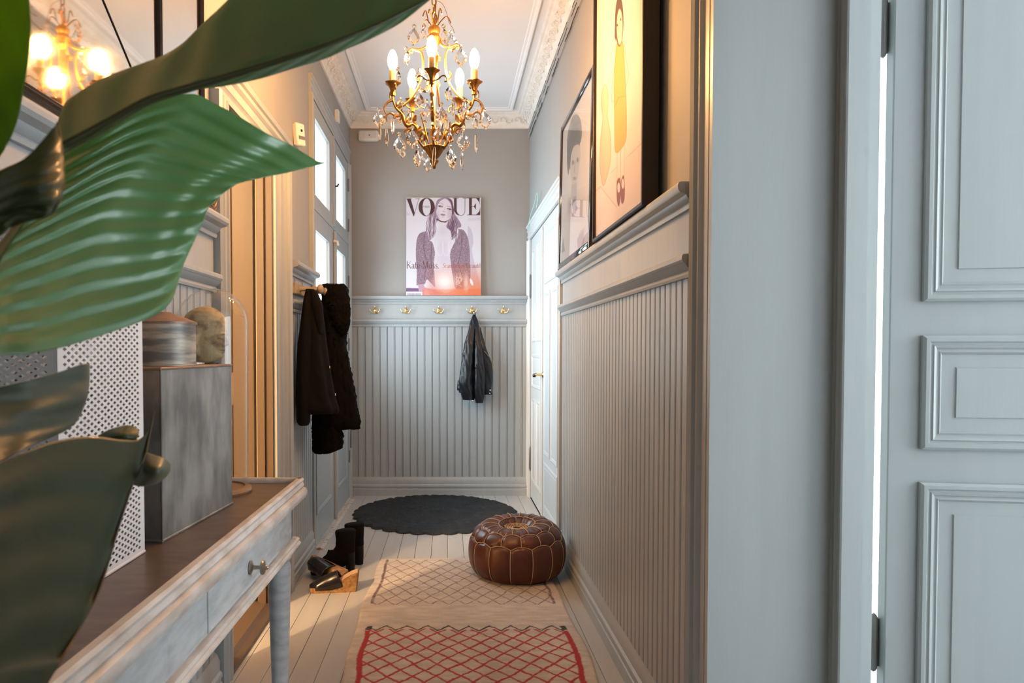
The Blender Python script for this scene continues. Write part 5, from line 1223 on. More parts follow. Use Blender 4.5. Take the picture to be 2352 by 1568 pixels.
def clog(name, label):
    t = thing(name, label, 'clog', group='pair of black wedge clogs by the left wall')
    prof = [(-0.118,0.012),(-0.115,0.004),(-0.10,0.0),(-0.03,0.0),(0.115,0.0),(0.118,0.012),(0.128,0.088),(0.124,0.094),(0.09,0.084),(0.05,0.062),(0.015,0.040),(-0.03,0.026),(-0.10,0.026),(-0.116,0.022)]
    rings = []
    for s in (-1, -0.92, -0.6, 0, 0.6, 0.92, 1):
        k = 1 - 0.06 * abs(s) ** 4; rings.append([(x * k, s * 0.040 * (1 if x < 0.02 else 0.88), z * (1 if abs(s) < 0.95 else 0.97)) for x, z in prof])
    MB().loft(rings).build('wedge_sole', M['cork'], t, smooth=50)
    ins = []
    for s in (-1, 0, 1): ins.append([(x, s * 0.033, z + 0.003) for x, z in ((0.120,0.093),(0.09,0.084),(0.05,0.062),(0.015,0.040),(-0.03,0.027),(-0.08,0.026))])
    MB().grid(ins).build('insole', M['insole'], t)
    # vamp: half tube over the forefoot
    P = []
    for i in range(16):
        u = i / 15; x = -0.117 + u * 0.135; hgt = 0.006 + 0.062 * math.sin(min(1, u * 0.8 + 0.12) * math.pi * 0.62) ** 1.1; row = []
        hw = 0.042 * min(1, 0.35 + 1.6 * u ** 0.6)
        zb_ = np.interp(x, [-0.12, -0.03, 0.015, 0.03], [0.014, 0.016, 0.030, 0.040])
        for k in range(15):
            a = math.pi * k / 14; row.append((x + 0.03 * (1 - math.sin(a)) * u, math.cos(a) * hw, zb_ + math.sin(a) ** 0.8 * hgt))
        P.append(row)
    vp = MB().grid(P).build('vamp', M['patent'], t, smooth=70)
    sm = vp.modifiers.new('thick', 'SOLIDIFY'); sm.thickness = 0.003; sm.offset = 0
    return t
c1 = clog('wedge_clog', 'black clog with cork wedge standing upright')
g2 = atZ(764, 1360, 0.0); c1.location = (g2.x, g2.y + 0.03, 0); c1.rotation_euler = (0, 0, R(6))
c2 = copy_tree(c1); c2['label'] = 'black clog tipped onto its side behind the upright one'
g3 = atZ(752, 1338, 0.0); c2.location = (g3.x - 0.005, g3.y + 0.085, 0.046); c2.rotation_euler = (R(86), R(14), R(-22))
# ================================================================== rugs and pouf
def fast_grid(name, P, wrap_u=False, col=None):
    nu, nv = P.shape[:2]; idx = np.arange(nu * nv).reshape(nu, nv)
    a = idx if wrap_u else idx[:-1]; b = np.roll(idx, -1, 0) if wrap_u else idx[1:]
    Fc = np.stack([a[:, :-1].ravel(), b[:, :-1].ravel(), b[:, 1:].ravel(), a[:, 1:].ravel()], 1)
    me = bpy.data.meshes.new(name); me.vertices.add(nu * nv); me.vertices.foreach_set('co', P.reshape(-1, 3).ravel())
    me.loops.add(len(Fc) * 4); me.loops.foreach_set('vertex_index', Fc.ravel().astype(np.int32))
    me.polygons.add(len(Fc)); me.polygons.foreach_set('loop_start', (np.arange(len(Fc)) * 4).astype(np.int32)); me.polygons.foreach_set('loop_total', np.full(len(Fc), 4, np.int32))
    me.update(calc_edges=True); me.validate()
    if col is not None:
        c = np.clip(col, 0, 1); c = np.where(c <= 0.04045, c / 12.92, ((c + 0.055) / 1.055) ** 2.4)
        at_ = me.color_attributes.new('Col', 'FLOAT_COLOR', 'POINT'); at_.data.foreach_set('color', np.concatenate([c.reshape(-1, 3), np.ones((nu * nv, 1))], 1).ravel())
    me.shade_smooth()
    return me
def vnoise(x, y, s, seed=0):
    xi, yi = np.floor(x * s), np.floor(y * s); fx, fy = x * s - xi, y * s - yi
    def h(a, b): 
        v = np.sin(a * 127.1 + b * 311.7 + seed * 17.3) * 43758.5453; return v - np.floor(v)
    fx = fx * fx * (3 - 2 * fx); fy = fy * fy * (3 - 2 * fy)
    return (h(xi, yi) * (1 - fx) + h(xi + 1, yi) * fx) * (1 - fy) + (h(xi, yi + 1) * (1 - fx) + h(xi + 1, yi + 1) * fx) * fy
# ---- runner rug with lattice pattern
RX0, RX1, RY0, RY1 = -0.395, 0.540, 1.75, 3.965
nx, ny = 240, 620
u = np.linspace(0, 1, nx + 1); v = np.linspace(0, 1, ny + 1)
UU, VV = np.meshgrid(u, v, indexing='ij')
Yw = RY0 + (RY1 - RY0) * VV
xl = RX0 + 0.010 * np.sin(Yw * 3.1 + 1) + 0.005 * np.sin(Yw * 11); xr = RX1 + 0.014 * np.sin(Yw * 2.6 + 0.4) + 0.006 * np.sin(Yw * 9 + 2)
Xw = xl + (xr - xl) * UU
Yw = Yw + 0.012 * np.sin(Xw * 5 + 1) * VV ** 4
ed = np.minimum(np.minimum(UU * 0.935, (1 - UU) * 0.935), np.minimum(VV * 2.2, (1 - VV) * 2.2))
Zw = 0.0015 + 0.009 * np.clip(ed / 0.012, 0, 1) ** 0.5 + 0.0022 * (vnoise(Xw, Yw, 160) - 0.5) * np.clip(ed / 0.01, 0, 1) + 0.003 * vnoise(Xw, Yw, 9, 3)
wx = Xw + 0.010 * (vnoise(Xw, Yw, 14, 5) - 0.5) + 0.004 * (vnoise(Xw, Yw, 70, 7) - 0.5); wy = Yw + 0.014 * (vnoise(Xw, Yw, 12, 6) - 0.5) + 0.004 * (vnoise(Xw, Yw, 70, 8) - 0.5)
colr = np.zeros(UU.shape + (3,)); base = np.array((206, 196, 188)) / 255.0
colr[:] = base
vn = vnoise(Xw * 0.3, Yw, 60, 9) * 0.6 + vnoise(Xw, Yw, 5, 2) * 0.4; colr *= (0.87 + 0.2 * vn)[..., None]
def lay(m, c, a=1.0):
    global colr
    m = (np.clip(m, 0, 1) * a)[..., None]; colr = colr * (1 - m) + np.array(c) / 255.0 * m
def lattice(px_, py_, y0, wd):
    a = (wx / px_ + (wy - y0) / py_); b = (wx / px_ - (wy - y0) / py_)
    da = np.abs(a - np.round(a)) * px_ * py_ / math.hypot(px_, py_); db = np.abs(b - np.round(b)) * px_ * py_ / math.hypot(px_, py_)
    return np.clip((wd - np.minimum(da, db)) / (wd * 0.5), 0, 1)
YR = 2.955
brk = 0.55 + 0.45 * (vnoise(Xw, Yw, 45, 12) > 0.30)
inner = (Xw > xl + 0.055) & (Xw < xr - 0.055)
far_l = lattice(0.084, 0.125, 3.23, 0.0042)
lay(far_l * (wy > 3.235) * (wy < 3.93) * inner * brk, (122, 96, 92), 0.85)
near_l = lattice(0.0885, 0.098, YR, 0.0062)
lay(near_l * (wy < YR - 0.012) * inner * (0.7 + 0.3 * brk), (176, 36, 44), 0.92)
zig = np.abs(wy - (YR + 0.006 - 0.050 * np.abs(((wx / 0.0885 + 0.5) % 1.0) - 0.5) * 2 + 0.018))
lay(np.clip((0.008 - zig) / 0.004, 0, 1) * inner * (np.abs((wy - YR)) < 0.05), (62, 56, 48), 0.92)
for xs, s in ((xl, 1), (xr, -1)):
    dd = np.abs(wx - (xs + s * 0.058)); lay(np.clip((0.0125 - dd) / 0.004, 0, 1) * (wy < YR - 0.03), (172, 34, 42), 0.95)
    lay(np.clip((0.013 - dd) / 0.003, 0, 1) * (np.abs(wy - YR) < 0.02), (48, 44, 40), 0.95)
    dd = np.abs(wx - (xs + s * 0.050)); lay(np.clip((0.009 - dd) / 0.004, 0, 1) * (wy > 3.25) * (wy < 3.93) * brk, (92, 72, 76), 0.9 if s > 0 else 0.75)
lay((vnoise(Xw, Yw, 20, 20) > 0.975).astype(float) * (wy > 3.1), (70, 66, 100), 0.5)
me = fast_grid('runner_rug', np.stack([Xw, Yw, Zw], -1), col=colr)
me.materials.append(mat('woven_wool', (1,1,1), 0.95, vcol=True, bump=0.6, bscale=420, sheen=0.1))
o = bpy.data.objects.new('runner_rug', me); COL.objects.link(o)
tag(o, 'pale woollen runner rug with a red and brown diamond lattice', 'rug')

# ---- round charcoal rug of braided scallops
RC = Vector((-0.095, 5.105, 0)); RR = 0.612
na, nr = 360, 90
A, Q = np.meshgrid(np.linspace(0, 2 * math.pi, na, endpoint=False), np.linspace(0, 1, nr + 1), indexing='ij')
lob = 34
scal = 1 - 0.06 * (1 - np.abs(np.sin(A * lob / 2)) ** 0.7)
rad = RR * scal * Q
ringw = 0.075; rg = rad / ringw; ri = np.floor(rg); cnt = np.maximum(6, np.round(2 * math.pi * (ri + 0.5)))
ang = (A / (2 * math.pi) * cnt + 0.5 * (ri % 2)) % 1.0 - 0.5; rr_ = (rg - ri) - 0.5
dq = np.sqrt(ang ** 2 + rr_ ** 2); Zr = 0.012 + 0.010 * np.clip(1 - dq * 1.6, 0, 1) ** 0.6 + 0.0035 * np.cos(dq * 34) * np.exp(-dq * 1.0) + 0.003 * (vnoise(np.cos(A) * rad, np.sin(A) * rad, 90) - 0.5)
Zr = Zr * np.clip((1 - Q) / 0.022, 0.06, 1) ** 0.5
Xr, Yr = RC.x + np.cos(A) * rad, RC.y + np.sin(A) * rad
me = fast_grid('round_rug', np.stack([Xr, Yr, Zr], -1), wrap_u=True)
me.materials.append(mat('charcoal_braid', (0.017, 0.020, 0.024), 0.8, col2=(0.008,0.010,0.013), vscale=9, bump=0.7, bscale=160))
o = bpy.data.objects.new('round_rug', me); COL.objects.link(o)
tag(o, 'round charcoal braided rug with scalloped edge', 'rug')

# ---- leather pouf
PC = Vector((0.366, 3.705, 0.012))
pf = thing('leather_pouf', 'round brown leather pouf with cream stitching against the right wall', 'pouf', tuple(PC))
PROF = [(0.0,0.010),(0.12,0.003),(0.185,0.0),(0.225,0.014),(0.247,0.05),(0.258,0.10),(0.257,0.15),(0.246,0.195),(0.222,0.235),(0.185,0.262),(0.145,0.272),(0.11,0.268),(0.085,0.255),(0.07,0.240),(0.045,0.228),(0.0,0.226)]
pts_ = spl([(a, b, 0) for a, b in PROF], 6)
PS = np.array([(p.x, p.y) for p in pts_]); SL = np.concatenate([[0], np.cumsum(np.hypot(*np.diff(PS, axis=0).T))]); SL /= SL[-1]
NSEG = 14
def ppt(th, s, off=0.0):
    r = np.interp(s, SL, PS[:, 0]); z = np.interp(s, SL, PS[:, 1])
    dr = np.interp(min(s + 0.01, 1), SL, PS[:, 0]) - np.interp(max(s - 0.01, 0), SL, PS[:, 0]); dz = np.interp(min(s + 0.01, 1), SL, PS[:, 1]) - np.interp(max(s - 0.01, 0), SL, PS[:, 1])
    L = math.hypot(dr, dz) + 1e-9; nr_, nz_ = dz / L, -dr / L
    side = 1.0 if s < 0.62 else 0.0
    f = NSEG * th / (2 * math.pi); f2 = f + (0.0 if s < 0.60 else 0.5)
    dseam = abs(f2 - round(f2)) * 2
    puff = 0.0055 * (min(1, dseam * 3.0) - 0.75) * min(1, r / 0.1) * (1 if 0.12 < s < 0.9 else 0.0)
    seam2 = abs(s - sline(th)); puff -= 0.006 * math.exp(-(seam2 / 0.014) ** 2)
    seam3 = abs(s - sline3(th)); puff -= 0.006 * math.exp(-(seam3 / 0.012) ** 2)
    sag = 0.012 * math.sin(th + 0.6) * (z / 0.27)
    r2 = r + (puff + off) * nr_; z2 = z + (puff + off) * nz_ + sag * (1 if z > 0.05 else 0)
    return (r2 * math.cos(th), r2 * math.sin(th), z2)
def sline(th):
    f = NSEG * th / (2 * math.pi); d = abs(f - round(f)) * 2           # 0 at seam, 1 in the middle
    return 0.590 + 0.022 * math.sin(d * math.pi / 2)
def sline3(th):
    f = NSEG * th / (2 * math.pi) + 0.5; d = abs(f - round(f)) * 2
    return 0.700 + 0.018 * math.sin(d * math.pi / 2)
P = [[ppt(2 * math.pi * k / 256, s) for s in np.linspace(0.0, 1, 90)] for k in range(256)]
mb = MB(); mb.grid(P, wrap_u=True)
M['pouf'] = mat('brown_leather', (0.125, 0.034, 0.016), 0.34, col2=(0.055,0.016,0.009), vscale=7, bump=0.25, bscale=70, lo=0.3, hi=0.7)
M['thread'] = mat('cream_thread', (0.55, 0.40, 0.24), 0.7)
mb.build('cushion', M['pouf'], pf, smooth=80)
for k in range(NSEG):
    th = 2 * math.pi * k / NSEG
    MB().tube([ppt(th, s, 0.0030) for s in np.linspace(0.20, sline(th), 26)], 0.0019, 5).build('stitching', M['thread'], pf, smooth=60)
    th2 = th + math.pi / NSEG
    MB().tube([ppt(th2, s, 0.0030) for s in np.linspace(sline(th2) + 0.003, sline3(th2), 12)], 0.0017, 5).build('stitching', M['thread'], pf, smooth=60)
    MB().tube([ppt(th, s, 0.0030) for s in np.linspace(sline3(th) + 0.002, 0.845, 12)], 0.0017, 5).build('stitching', M['thread'], pf, smooth=60)
for fn in (sline, sline3, lambda t: 0.845):
    MB().tube([ppt(2 * math.pi * k / 256, fn(2 * math.pi * k / 256), 0.0034) for k in range(257)], 0.0018, 5).build('seam_ring', M['thread'], pf, smooth=60)
mb = MB()
for k in range(14):
    a = 2 * math.pi * k / 14
    for q in (0.35, 0.55, 0.75, 0.95):
        r0_ = 0.062 * q; zz = ppt(0, 0.93)[2] + 0.003
        mb.tube([(r0_ * math.cos(a), r0_ * math.sin(a), zz + 0.012 * q), (0.062 * (q + 0.12) * math.cos(a + 0.22), 0.062 * (q + 0.12) * math.sin(a + 0.22), zz + 0.012 * q), (r0_ * math.cos(a + 0.45), r0_ * math.sin(a + 0.45), zz + 0.012 * q)], 0.0022, 4)
o = mb.build('embroidery', M['thread'], pf); o['kind'] = 'stuff'; o['label'] = 'cream embroidered star on the top'

# ================================================================== small devices and ribbon
ms = atX(692, 332, XL - 0.01)
sn = thing('motion_sensor', 'white motion detector with a round lens beside the left doorway', 'sensor', (PL, 3.72, ms.z), 0)
MB().bbox(0.0, -0.034, -0.058, 0.032, 0.034, 0.058, 0.006).build('housing', M['white_plastic'], sn, smooth=40)
sn.rotation_euler = (R(6), 0, R(-28))
sn.location = (PL + 0.012, 3.70, ms.z)
MB().lathe([(0,0),(0.008,0.0),(0.007,0.003),(0,0.004)], 14, (0.031, 0.004, 0.020), 'x').build('lens', M['black'], sn, smooth=40)
MB().box(0.031, -0.022, -0.026, 0.0335, 0.026, -0.008).build('grille', M['oldiron'], sn)
ds = atX(775, 277, XL)
o = MB().bbox(0.0, -0.026, -0.045, 0.032, 0.026, 0.045, 0.005).build('door_contact', M['white_plastic'], None, smooth=40)
o.location = (PL, 5.02, 2.87); tag(o, 'small white box high on the wall above the entrance doors', 'sensor')
MB().lathe([(0,0),(0.004,0),(0,0.001)], 8, (0.032, 0, 0.0), 'x').build('led', M['oldiron'], o)
al0, al1 = at(821, 327, PB), at(868, 302, PB)
al = thing('alarm_siren', 'white alarm box high in the left corner of the back wall', 'alarm', ((al0.x + al1.x) / 2 + 0.01, PB, (al0.z + al1.z) / 2))
hw, hh = (al1.x - al0.x) / 2, (al1.z - al0.z) / 2
MB().bbox(-hw, -0.045, -hh, hw, 0.0, hh, 0.014).build('housing', M['white_plastic'], al, smooth=50)
MB().bbox(-hw * 0.45, -0.049, -hh * 0.5, hw * 0.75, -0.044, hh * 0.55, 0.002).build('front_cover', mat('pale_plastic', (0.62,0.62,0.62), 0.4), al)
MB().lathe([(0,0),(0.007,0),(0.006,0.002),(0,0.003)], 12, (0.01, -0.0495, 0.0), 'y').xf(Matrix.Translation((0,-0.002,0))).build('keyhole', M['oldiron'], al)
rb = thing('tulle_ribbon', 'thin turquoise ribbon draped over the double door lintel', 'ribbon', (0, 0, 0))
lz = DDZ + 0.125
mb = MB(); mb.tube(spl([(0.638, 5.62, lz - 0.05), (0.636, 5.52, lz - 0.01), (0.632, 5.40, lz + 0.01), (0.630, 5.25, lz + 0.03), (0.632, 5.12, lz + 0.06), (0.634, 5.02, lz + 0.10), (0.64, 5.0, lz + 0.06), (0.636, 5.06, lz + 0.01)], 8), 0.0035, 6)
mb.build('strand', mat('turquoise_tulle', (0.38,0.68,0.62), 0.6), rb, smooth=50)

# ================================================================== big leaved plant in the left foreground
def leafmat(name, c1, c2, rough=0.3, trn=0.22):
    m = mat(name, c1, rough, col2=c2, vscale=5, bump=0.08, bscale=120, coat=0.15, stretch=(1,1,1), lo=0.3, hi=0.7)
    nt = m.node_tree; b = nt.nodes['Principled BSDF']; out = nt.nodes['Material Output']
    tr = nt.nodes.new('ShaderNodeBsdfTranslucent'); mx = nt.nodes.new('ShaderNodeMixShader'); mx.inputs[0].default_value = trn
    tr.inputs[0].default_value = (min(1, c1[0] * 2.4), min(1, c1[1] * 2.6), c1[2] * 0.7, 1)
    nt.links.new(b.outputs[0], mx.inputs[1]); nt.links.new(tr.outputs[0], mx.inputs[2]); nt.links.new(mx.outputs[0], out.inputs[0])
    return m
M['leafA'] = leafmat('leaf_dark_underside', (0.140,0.270,0.125), (0.100,0.205,0.090), 0.42)
M['leafB'] = leafmat('leaf_green', (0.190,0.400,0.180), (0.150,0.320,0.130), 0.33); M['leafB'].node_tree.nodes['Principled BSDF'].inputs['Specular IOR Level'].default_value = 0.9
M['leafC'] = leafmat('leaf_curl_dark', (0.050,0.085,0.025), (0.036,0.065,0.020), 0.5)
M['leafD'] = leafmat('leaf_yellow_green', (0.16,0.25,0.012), (0.10,0.18,0.012), 0.45, 0.5)
M['leafE'] = leafmat('leaf_olive_gloss', (0.150,0.160,0.125), (0.095,0.115,0.075), 0.45)
M['leafF'] = leafmat('leaf_deep_green', (0.040,0.075,0.036), (0.050,0.062,0.026), 0.5)
M['rib'] = mat('leaf_rib', (0.060,0.075,0.022), 0.4)
M['pale_rib'] = mat('leaf_pale_edge', (0.12,0.075,0.030), 0.4)
plant = thing('leafy_plant', 'large leafed green plant filling the left foreground', 'plant', (-0.62, 0.24, 0))
def resample(poly, n):
    P = spl([(a, b, c) for a, b, c in poly], 12); d = [0]
    for a, b in zip(P[:-1], P[1:]): d.append(d[-1] + math.hypot(b.x - a.x, b.y - a.y) + 1e-6)
    d = np.array(d) / d[-1]; t = np.linspace(0, 1, n)
    return np.stack([np.interp(t, d, [p[k] for p in P]) for k in range(3)], 1)
def coons(top, bottom, left, right, nu=90, nv=60):
    # each boundary: (px, py, Y); u runs left->right, v runs top->bottom
    T, Bm, L, Rr = resample(top, nu), resample(bottom, nu), resample(left, nv), resample(right, nv)
    u = np.linspace(0, 1, nu)[:, None, None]; v = np.linspace(0, 1, nv)[None, :, None]
    S = (1 - v) * T[:, None, :] + v * Bm[:, None, :] + (1 - u) * L[None] + u * Rr[None]
    S -= (1 - u) * (1 - v) * T[0] + u * (1 - v) * T[-1] + (1 - u) * v * Bm[0] + u * v * Bm[-1]
    return S
def leaf(name, S, m, ripple=0.0, nrip=12, axis='v', skew=0.0, bulge=0.0, sharp=1.6, thick=0.0014, parent=plant, phase=0.0, tilt=0.0, tiltv=0.0):
    nu, nv = S.shape[:2]; U, V = np.meshgrid(np.linspace(0, 1, nu), np.linspace(0, 1, nv), indexing='ij')
    D = S.copy()
    D[..., 2] += tilt * (D[..., 0] - 300) / 1000.0 + tiltv * (D[..., 1] - 600) / 1000.0
    t = (V + skew * U) if axis == 'v' else (U + skew * V)
    env = np.clip(np.minimum(U, 1 - U) * 8 + 0.25, 0, 1) * np.clip(np.minimum(V, 1 - V) * 8 + 0.25, 0, 1)
    w_ = 0.5 - 0.5 * np.cos(2 * math.pi * (t * nrip + phase))
    D[..., 2] -= ripple * w_ * env; D[..., 2] -= bulge * np.sin(math.pi * U) * np.sin(math.pi * V)
    P = np.zeros_like(D)
    d = np.zeros(D.shape[:2] + (3,)); uu = (D[..., 0] - HX) / F; vv = -(D[..., 1] - CYP) / F
    dy = CP + vv * SP; s = D[..., 2] / dy
    P[..., 0] = uu * s; P[..., 1] = D[..., 2]; P[..., 2] = CAMZ + (-SP + vv * CP) * s
    P -= np.array(plant.location)
    me = fast_grid(name, P); me.materials.append(m)
    o = bpy.data.objects.new(name, me); COL.objects.link(o); o.parent = parent
    sm = o.modifiers.new('thick', 'SOLIDIFY'); sm.thickness = thick; sm.offset = 0
    return o
def rib(poly, r0, r1, parent, m='rib', off=0.0, name='midrib', n=50):
    Q = resample(poly, n); pts = [at(a, b, c - off) - Vector(plant.location) for a, b, c in Q]
    return MB().tube(pts, [r0 + (r1 - r0) * k / (n - 1) for k in range(n)], 8).build(name, M[m], parent, smooth=60)
yA0, yA1 = 0.62, 0.56; TA = 0.30
mid = [(120,352,yA0),(143,340,yA0),(238,289,yA0-0.03),(340,232,yA0-0.06),(442,200,yA0-0.09),(544,170,yA0-0.12),(646,138,yA0-0.15),(760,100,yA0-0.18),(870,55,yA0-0.20),(985,-2,yA0-0.22)]
upA = [(128,330,yA0+0.02),(134,282,yA0+0.03),(150,238,yA0+0.04),(177,216,yA0+0.04),(238,180,yA0+0.02),(326,147,yA0),(374,129,yA0-0.02),(418,102,yA0-0.03),(456,65,yA0-0.04),(500,24,yA0-0.06),(560,-30,yA0-0.08),(660,-90,yA0-0.12),(800,-110,yA0-0.17),(985,-60,yA0-0.22)]
lA = leaf('leaf', coons(upA, mid, [(128,330,yA0+0.02),(124,340,yA0+0.01),(120,352,yA0)], [(985,-60,yA0-0.22),(986,-30,yA0-0.22),(985,-2,yA0-0.22)], 120, 50), M['leafA'], 0.0055, 7, 'u', 0.10, 0.0, 1.2, tilt=TA, tiltv=-0.25)
loA = [(420,207,yA0-0.085),(510,197,yA0-0.09),(595,180,yA0-0.10),(680,154,yA0-0.12),(748,133,yA0-0.14),(800,110,yA0-0.155),(860,84,yA0-0.17),(925,48,yA0-0.19),(985,0,yA0-0.22)]
leaf('leaf', coons([(p[0], p[1], p[2]) for p in mid[4:]], loA, [(442,200,yA0-0.09),(430,204,yA0-0.088),(420,207,yA0-0.085)], [(985,-2,yA0-0.22),(985,-1,yA0-0.22),(985,0,yA0-0.22)], 90, 24), M['leafA'], 0.0025, 7, 'u', 0.2, 0.0, 1.2, tilt=TA, tiltv=-0.25)
rib([(a, b, c + TA * (a - 300) / 1000 - 0.25 * (b - 600) / 1000) for a, b, c in mid], 0.0052, 0.0016, lA, off=0.004)
# leaf B, the big ribbed green blade
yB = 0.735
tB = [(128,352,yB+0.06),(143,345,yB+0.06),(240,293,yB+0.04),(340,240,yB+0.03),(437,216,yB+0.02),(493,238,yB+0.02),(544,265,yB+0.02),(612,306,yB+0.02),(663,331,yB+0.03),(707,357,yB+0.03),(730,371,yB+0.03),(750,373,yB+0.03)]
bB = [(-60,826,yB-0.10),(0,815,yB-0.09),(68,811,yB-0.09),(136,799,yB-0.08),(204,779,yB-0.07),(272,757,yB-0.06),(340,731,yB-0.05),(374,711,yB-0.04),(390,694,yB-0.03)]
lB = [(128,352,yB+0.06),(95,420,yB+0.04),(40,520,yB),(-20,620,yB-0.04),(-60,826,yB-0.10)]
rB = [(750,373,yB+0.03),(725,380,yB+0.03),(663,395,yB+0.03),(595,408,yB+0.02),(551,419,yB+0.02),(524,435,yB+0.015),(497,459,yB+0.01),(476,482,yB+0.005),(466,510,yB),(442,561,yB-0.005),(422,605,yB-0.01),(408,650,yB-0.02),(398,682,yB-0.03),(390,694,yB-0.03)]
oB = leaf('leaf', coons(tB, bB, lB, rB, 130, 150), M['leafB'], 0.0045, 12, 'v', 0.0, -0.03, 1.0, tilt=0.34, tiltv=-0.06)
rib([(a, b, c + 0.34 * (a - 300) / 1000 - 0.06 * (b - 600) / 1000) for a, b, c in lB], 0.0035, 0.0045, oB, off=0.001)
# curled leaf C at the left edge, leaf D above
yC_ = 0.50
oC = leaf('leaf', coons([(-40,440,yC_),(0,405,yC_),(68,357,yC_),(118,300,yC_+0.02),(132,282,yC_+0.03)], [(-40,545,yC_-0.02),(0,540,yC_-0.02),(34,512,yC_-0.02),(95,500,yC_-0.03),(118,488,yC_-0.02)], [(-40,440,yC_),(-42,490,yC_-0.01),(-40,545,yC_-0.02)], [(132,282,yC_+0.03),(141,340,yC_+0.02),(145,410,yC_),(139,450,yC_-0.01),(118,488,yC_-0.02)], 60, 50), M['leafC'], 0.004, 5, 'v', -0.3, 0.03, 1.3, tilt=0.0)
rib([(132,282,yC_+0.03),(141,340,yC_+0.02),(145,410,yC_),(139,450,yC_-0.01),(118,488,yC_-0.02),(60,507,yC_-0.02),(-20,535,yC_-0.02)], 0.0010, 0.0010, oC, 'pale_rib', 0.001, 'leaf_edge')
yD = 0.58
oD = leaf('leaf', coons([(-30,-300,yD),(-15,-305,yD-0.005),(0,-300,yD)], [(-60,420,yD),(-30,400,yD),(-5,362,yD)], [(-30,-300,yD),(-110,-150,yD),(-150,60,yD),(-130,260,yD),(-60,420,yD)], [(0,-300,yD),(36,-180,yD),(58,-70,yD),(68,30,yD),(70,66,yD),(66,110,yD),(62,150,yD),(55,192,yD),(47,240,yD),(34,290,yD),(14,336,yD),(-5,362,yD)], 40, 60), M['leafD'], 0.004, 5, 'v', -0.5, -0.02, 1.2)
# lower dark leaves
yE = 0.72
oE = leaf('leaf', coons([(-170,985,yE-0.02),(-110,935,yE-0.01),(-50,903,yE),(0,889,yE),(68,874,yE),(136,854,yE+0.01),(190,836,yE+0.02),(205,837,yE+0.03)], [(-170,1010,yE-0.03),(-110,1060,yE-0.05),(-50,1076,yE-0.06),(0,1060,yE-0.05),(50,1034,yE-0.04),(100,1012,yE-0.02),(146,991,yE)], [(-170,985,yE-0.02),(-171,998,yE-0.025),(-170,1010,yE-0.03)], [(205,837,yE+0.03),(204,874,yE+0.03),(200,908,yE+0.02),(187,945,yE+0.02),(170,973,yE+0.01),(146,991,yE)], 70, 60), M['leafE'], 0.0008, 5, 'v', -0.4, 0.0, 1.2, tilt=0.35)
yF_ = 0.66; TF = 0.32
FT = [(-150,1180,yF_-0.05),(-100,1120,yF_-0.045),(-60,1090,yF_-0.04),(0,1062,yF_-0.03),(60,1036,yF_-0.02),(130,1012,yF_),(210,1002,yF_+0.02),(280,1010,yF_+0.04),(320,1008,yF_+0.06),(341,985,yF_+0.07),(353,945,yF_+0.08)]
FB = [(-20,1790,yF_-0.12),(0,1790,yF_-0.12),(20,1780,yF_-0.115),(30,1760,yF_-0.11)]
FRr = [(353,945,yF_+0.08),(346,985,yF_+0.07),(340,1015,yF_+0.06),(333,1047,yF_+0.05),(312,1091,yF_+0.04),(290,1156,yF_+0.02),(268,1225,yF_),(246,1301,yF_-0.02),(225,1362,yF_-0.04),(203,1406,yF_-0.05),(181,1446,yF_-0.06),(163,1478,yF_-0.07),(145,1507,yF_-0.08),(101,1580,yF_-0.09),(70,1660,yF_-0.10),(30,1760,yF_-0.11)]
oF = leaf('leaf', coons(FT, FB, [(-150,1180,yF_-0.05),(-175,1350,yF_-0.08),(-130,1600,yF_-0.11),(-20,1790,yF_-0.12)], FRr, 90, 130), M['leafF'], 0.0022, 6, 'v', 0.05, 0.0, 1.2, tilt=TF)
rib([(a, b, c + TF * (a - 300) / 1000) for a, b, c in FRr[:-1]], 0.0011, 0.0011, oF, 'pale_rib', 0.0006, 'leaf_edge')
for k, (a, b) in enumerate((((-30,1082),(330,1012)), ((-30,1120),(322,1040)), ((-30,1150),(310,1062)), ((-30,1188),(296,1088)))):
    pass
yG = 0.73
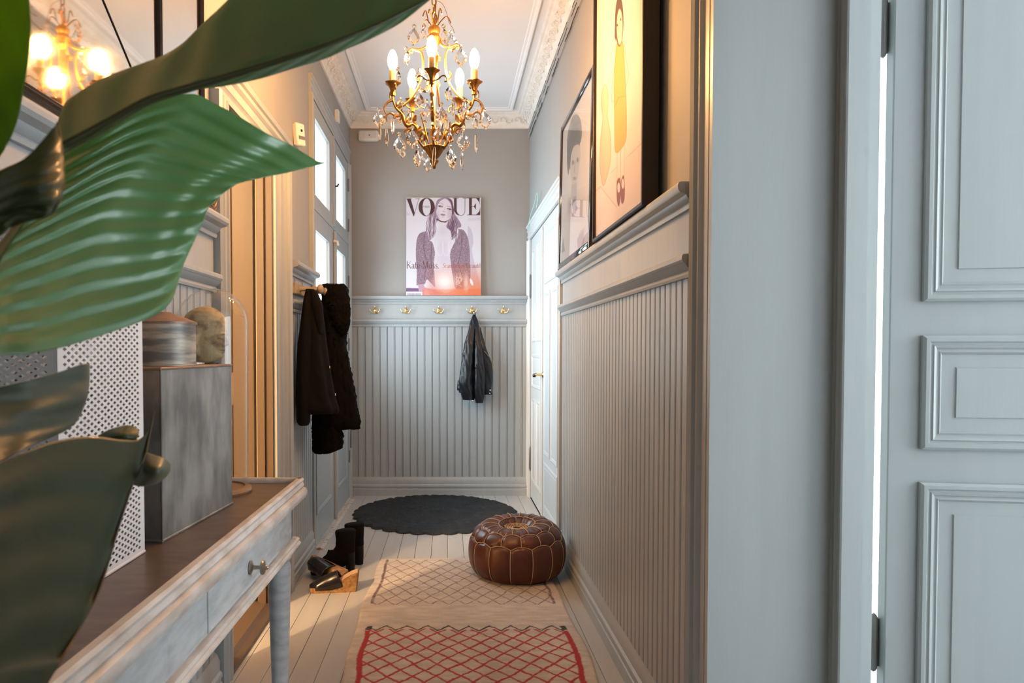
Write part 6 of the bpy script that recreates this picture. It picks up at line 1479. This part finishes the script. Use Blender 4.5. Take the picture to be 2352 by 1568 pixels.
oG = leaf('leaf', coons([(322,1046,yG),(333,1040,yG),(350,1044,yG-0.01),(375,1053,yG-0.02),(390,1066,yG-0.01)], [(300,1112,yG),(326,1116,yG-0.02),(350,1112,yG-0.03),(366,1106,yG-0.03),(384,1091,yG-0.02)], [(322,1046,yG),(312,1080,yG-0.01),(300,1112,yG)], [(390,1066,yG-0.01),(390,1078,yG-0.015),(384,1091,yG-0.02)], 40, 30), M['leafE'], 0.0, 1, 'v', 0, 0.02, tilt=0.3)
oH = leaf('leaf', coons([(225,1002,yG+0.02),(250,988,yG+0.02),(285,978,yG+0.02),(306,979,yG+0.02)], [(230,1022,yG),(260,1022,yG),(295,1020,yG),(314,1012,yG)], [(225,1002,yG+0.02),(226,1012,yG+0.01),(230,1022,yG)], [(306,979,yG+0.02),(318,990,yG+0.015),(314,1012,yG)], 30, 20), M['leafC'], 0.0, 1, 'v', 0, 0.02)
# stems down to the pot, mostly outside the frame
loc = Vector(plant.location)
for (px_, py_, Y_, rr0) in ((120,352,yA0 - TA*0.18 + 0.062,0.006), (-60,826,yB-0.10-0.136,0.006), (-40,500,yC_-0.01,0.005), (-60,420,yD,0.005), (-170,998,yE-0.025-0.16,0.005), (-150,1180,yF_-0.05-0.14,0.006)):
    e = at(px_, py_, Y_) - loc
    if e.x > -0.25 and py_ < 400:
        pts = spl([(0,0,0.42), (-0.06, 0.03, 0.75), (e.x * 0.4, e.y * 0.5, e.z - 0.20), tuple(e)], 10)
    else:
        pts = spl([(0,0,0.42), (e.x * 0.5 - 0.03, e.y * 0.4, 0.42 + (e.z - 0.42) * 0.6), tuple(e)], 10)
    MB().tube(pts, rr0, 8).build('stem', M['rib'], plant, smooth=60)
MB().lathe([(0,0.0),(0.11,0.0),(0.12,0.02),(0.145,0.30),(0.150,0.32),(0.138,0.32),(0.13,0.28),(0,0.28)], 32).build('pot', mat('grey_clay_pot', (0.35,0.33,0.31), 0.7, var=0.1), plant, smooth=40)
MB().lathe([(0,0.278),(0.128,0.281),(0.128,0.285),(0.05,0.30),(0.012,0.42),(0,0.43)], 24).build('soil', mat('soil', (0.03,0.02,0.012), 0.95, bump=0.5), plant, smooth=40)
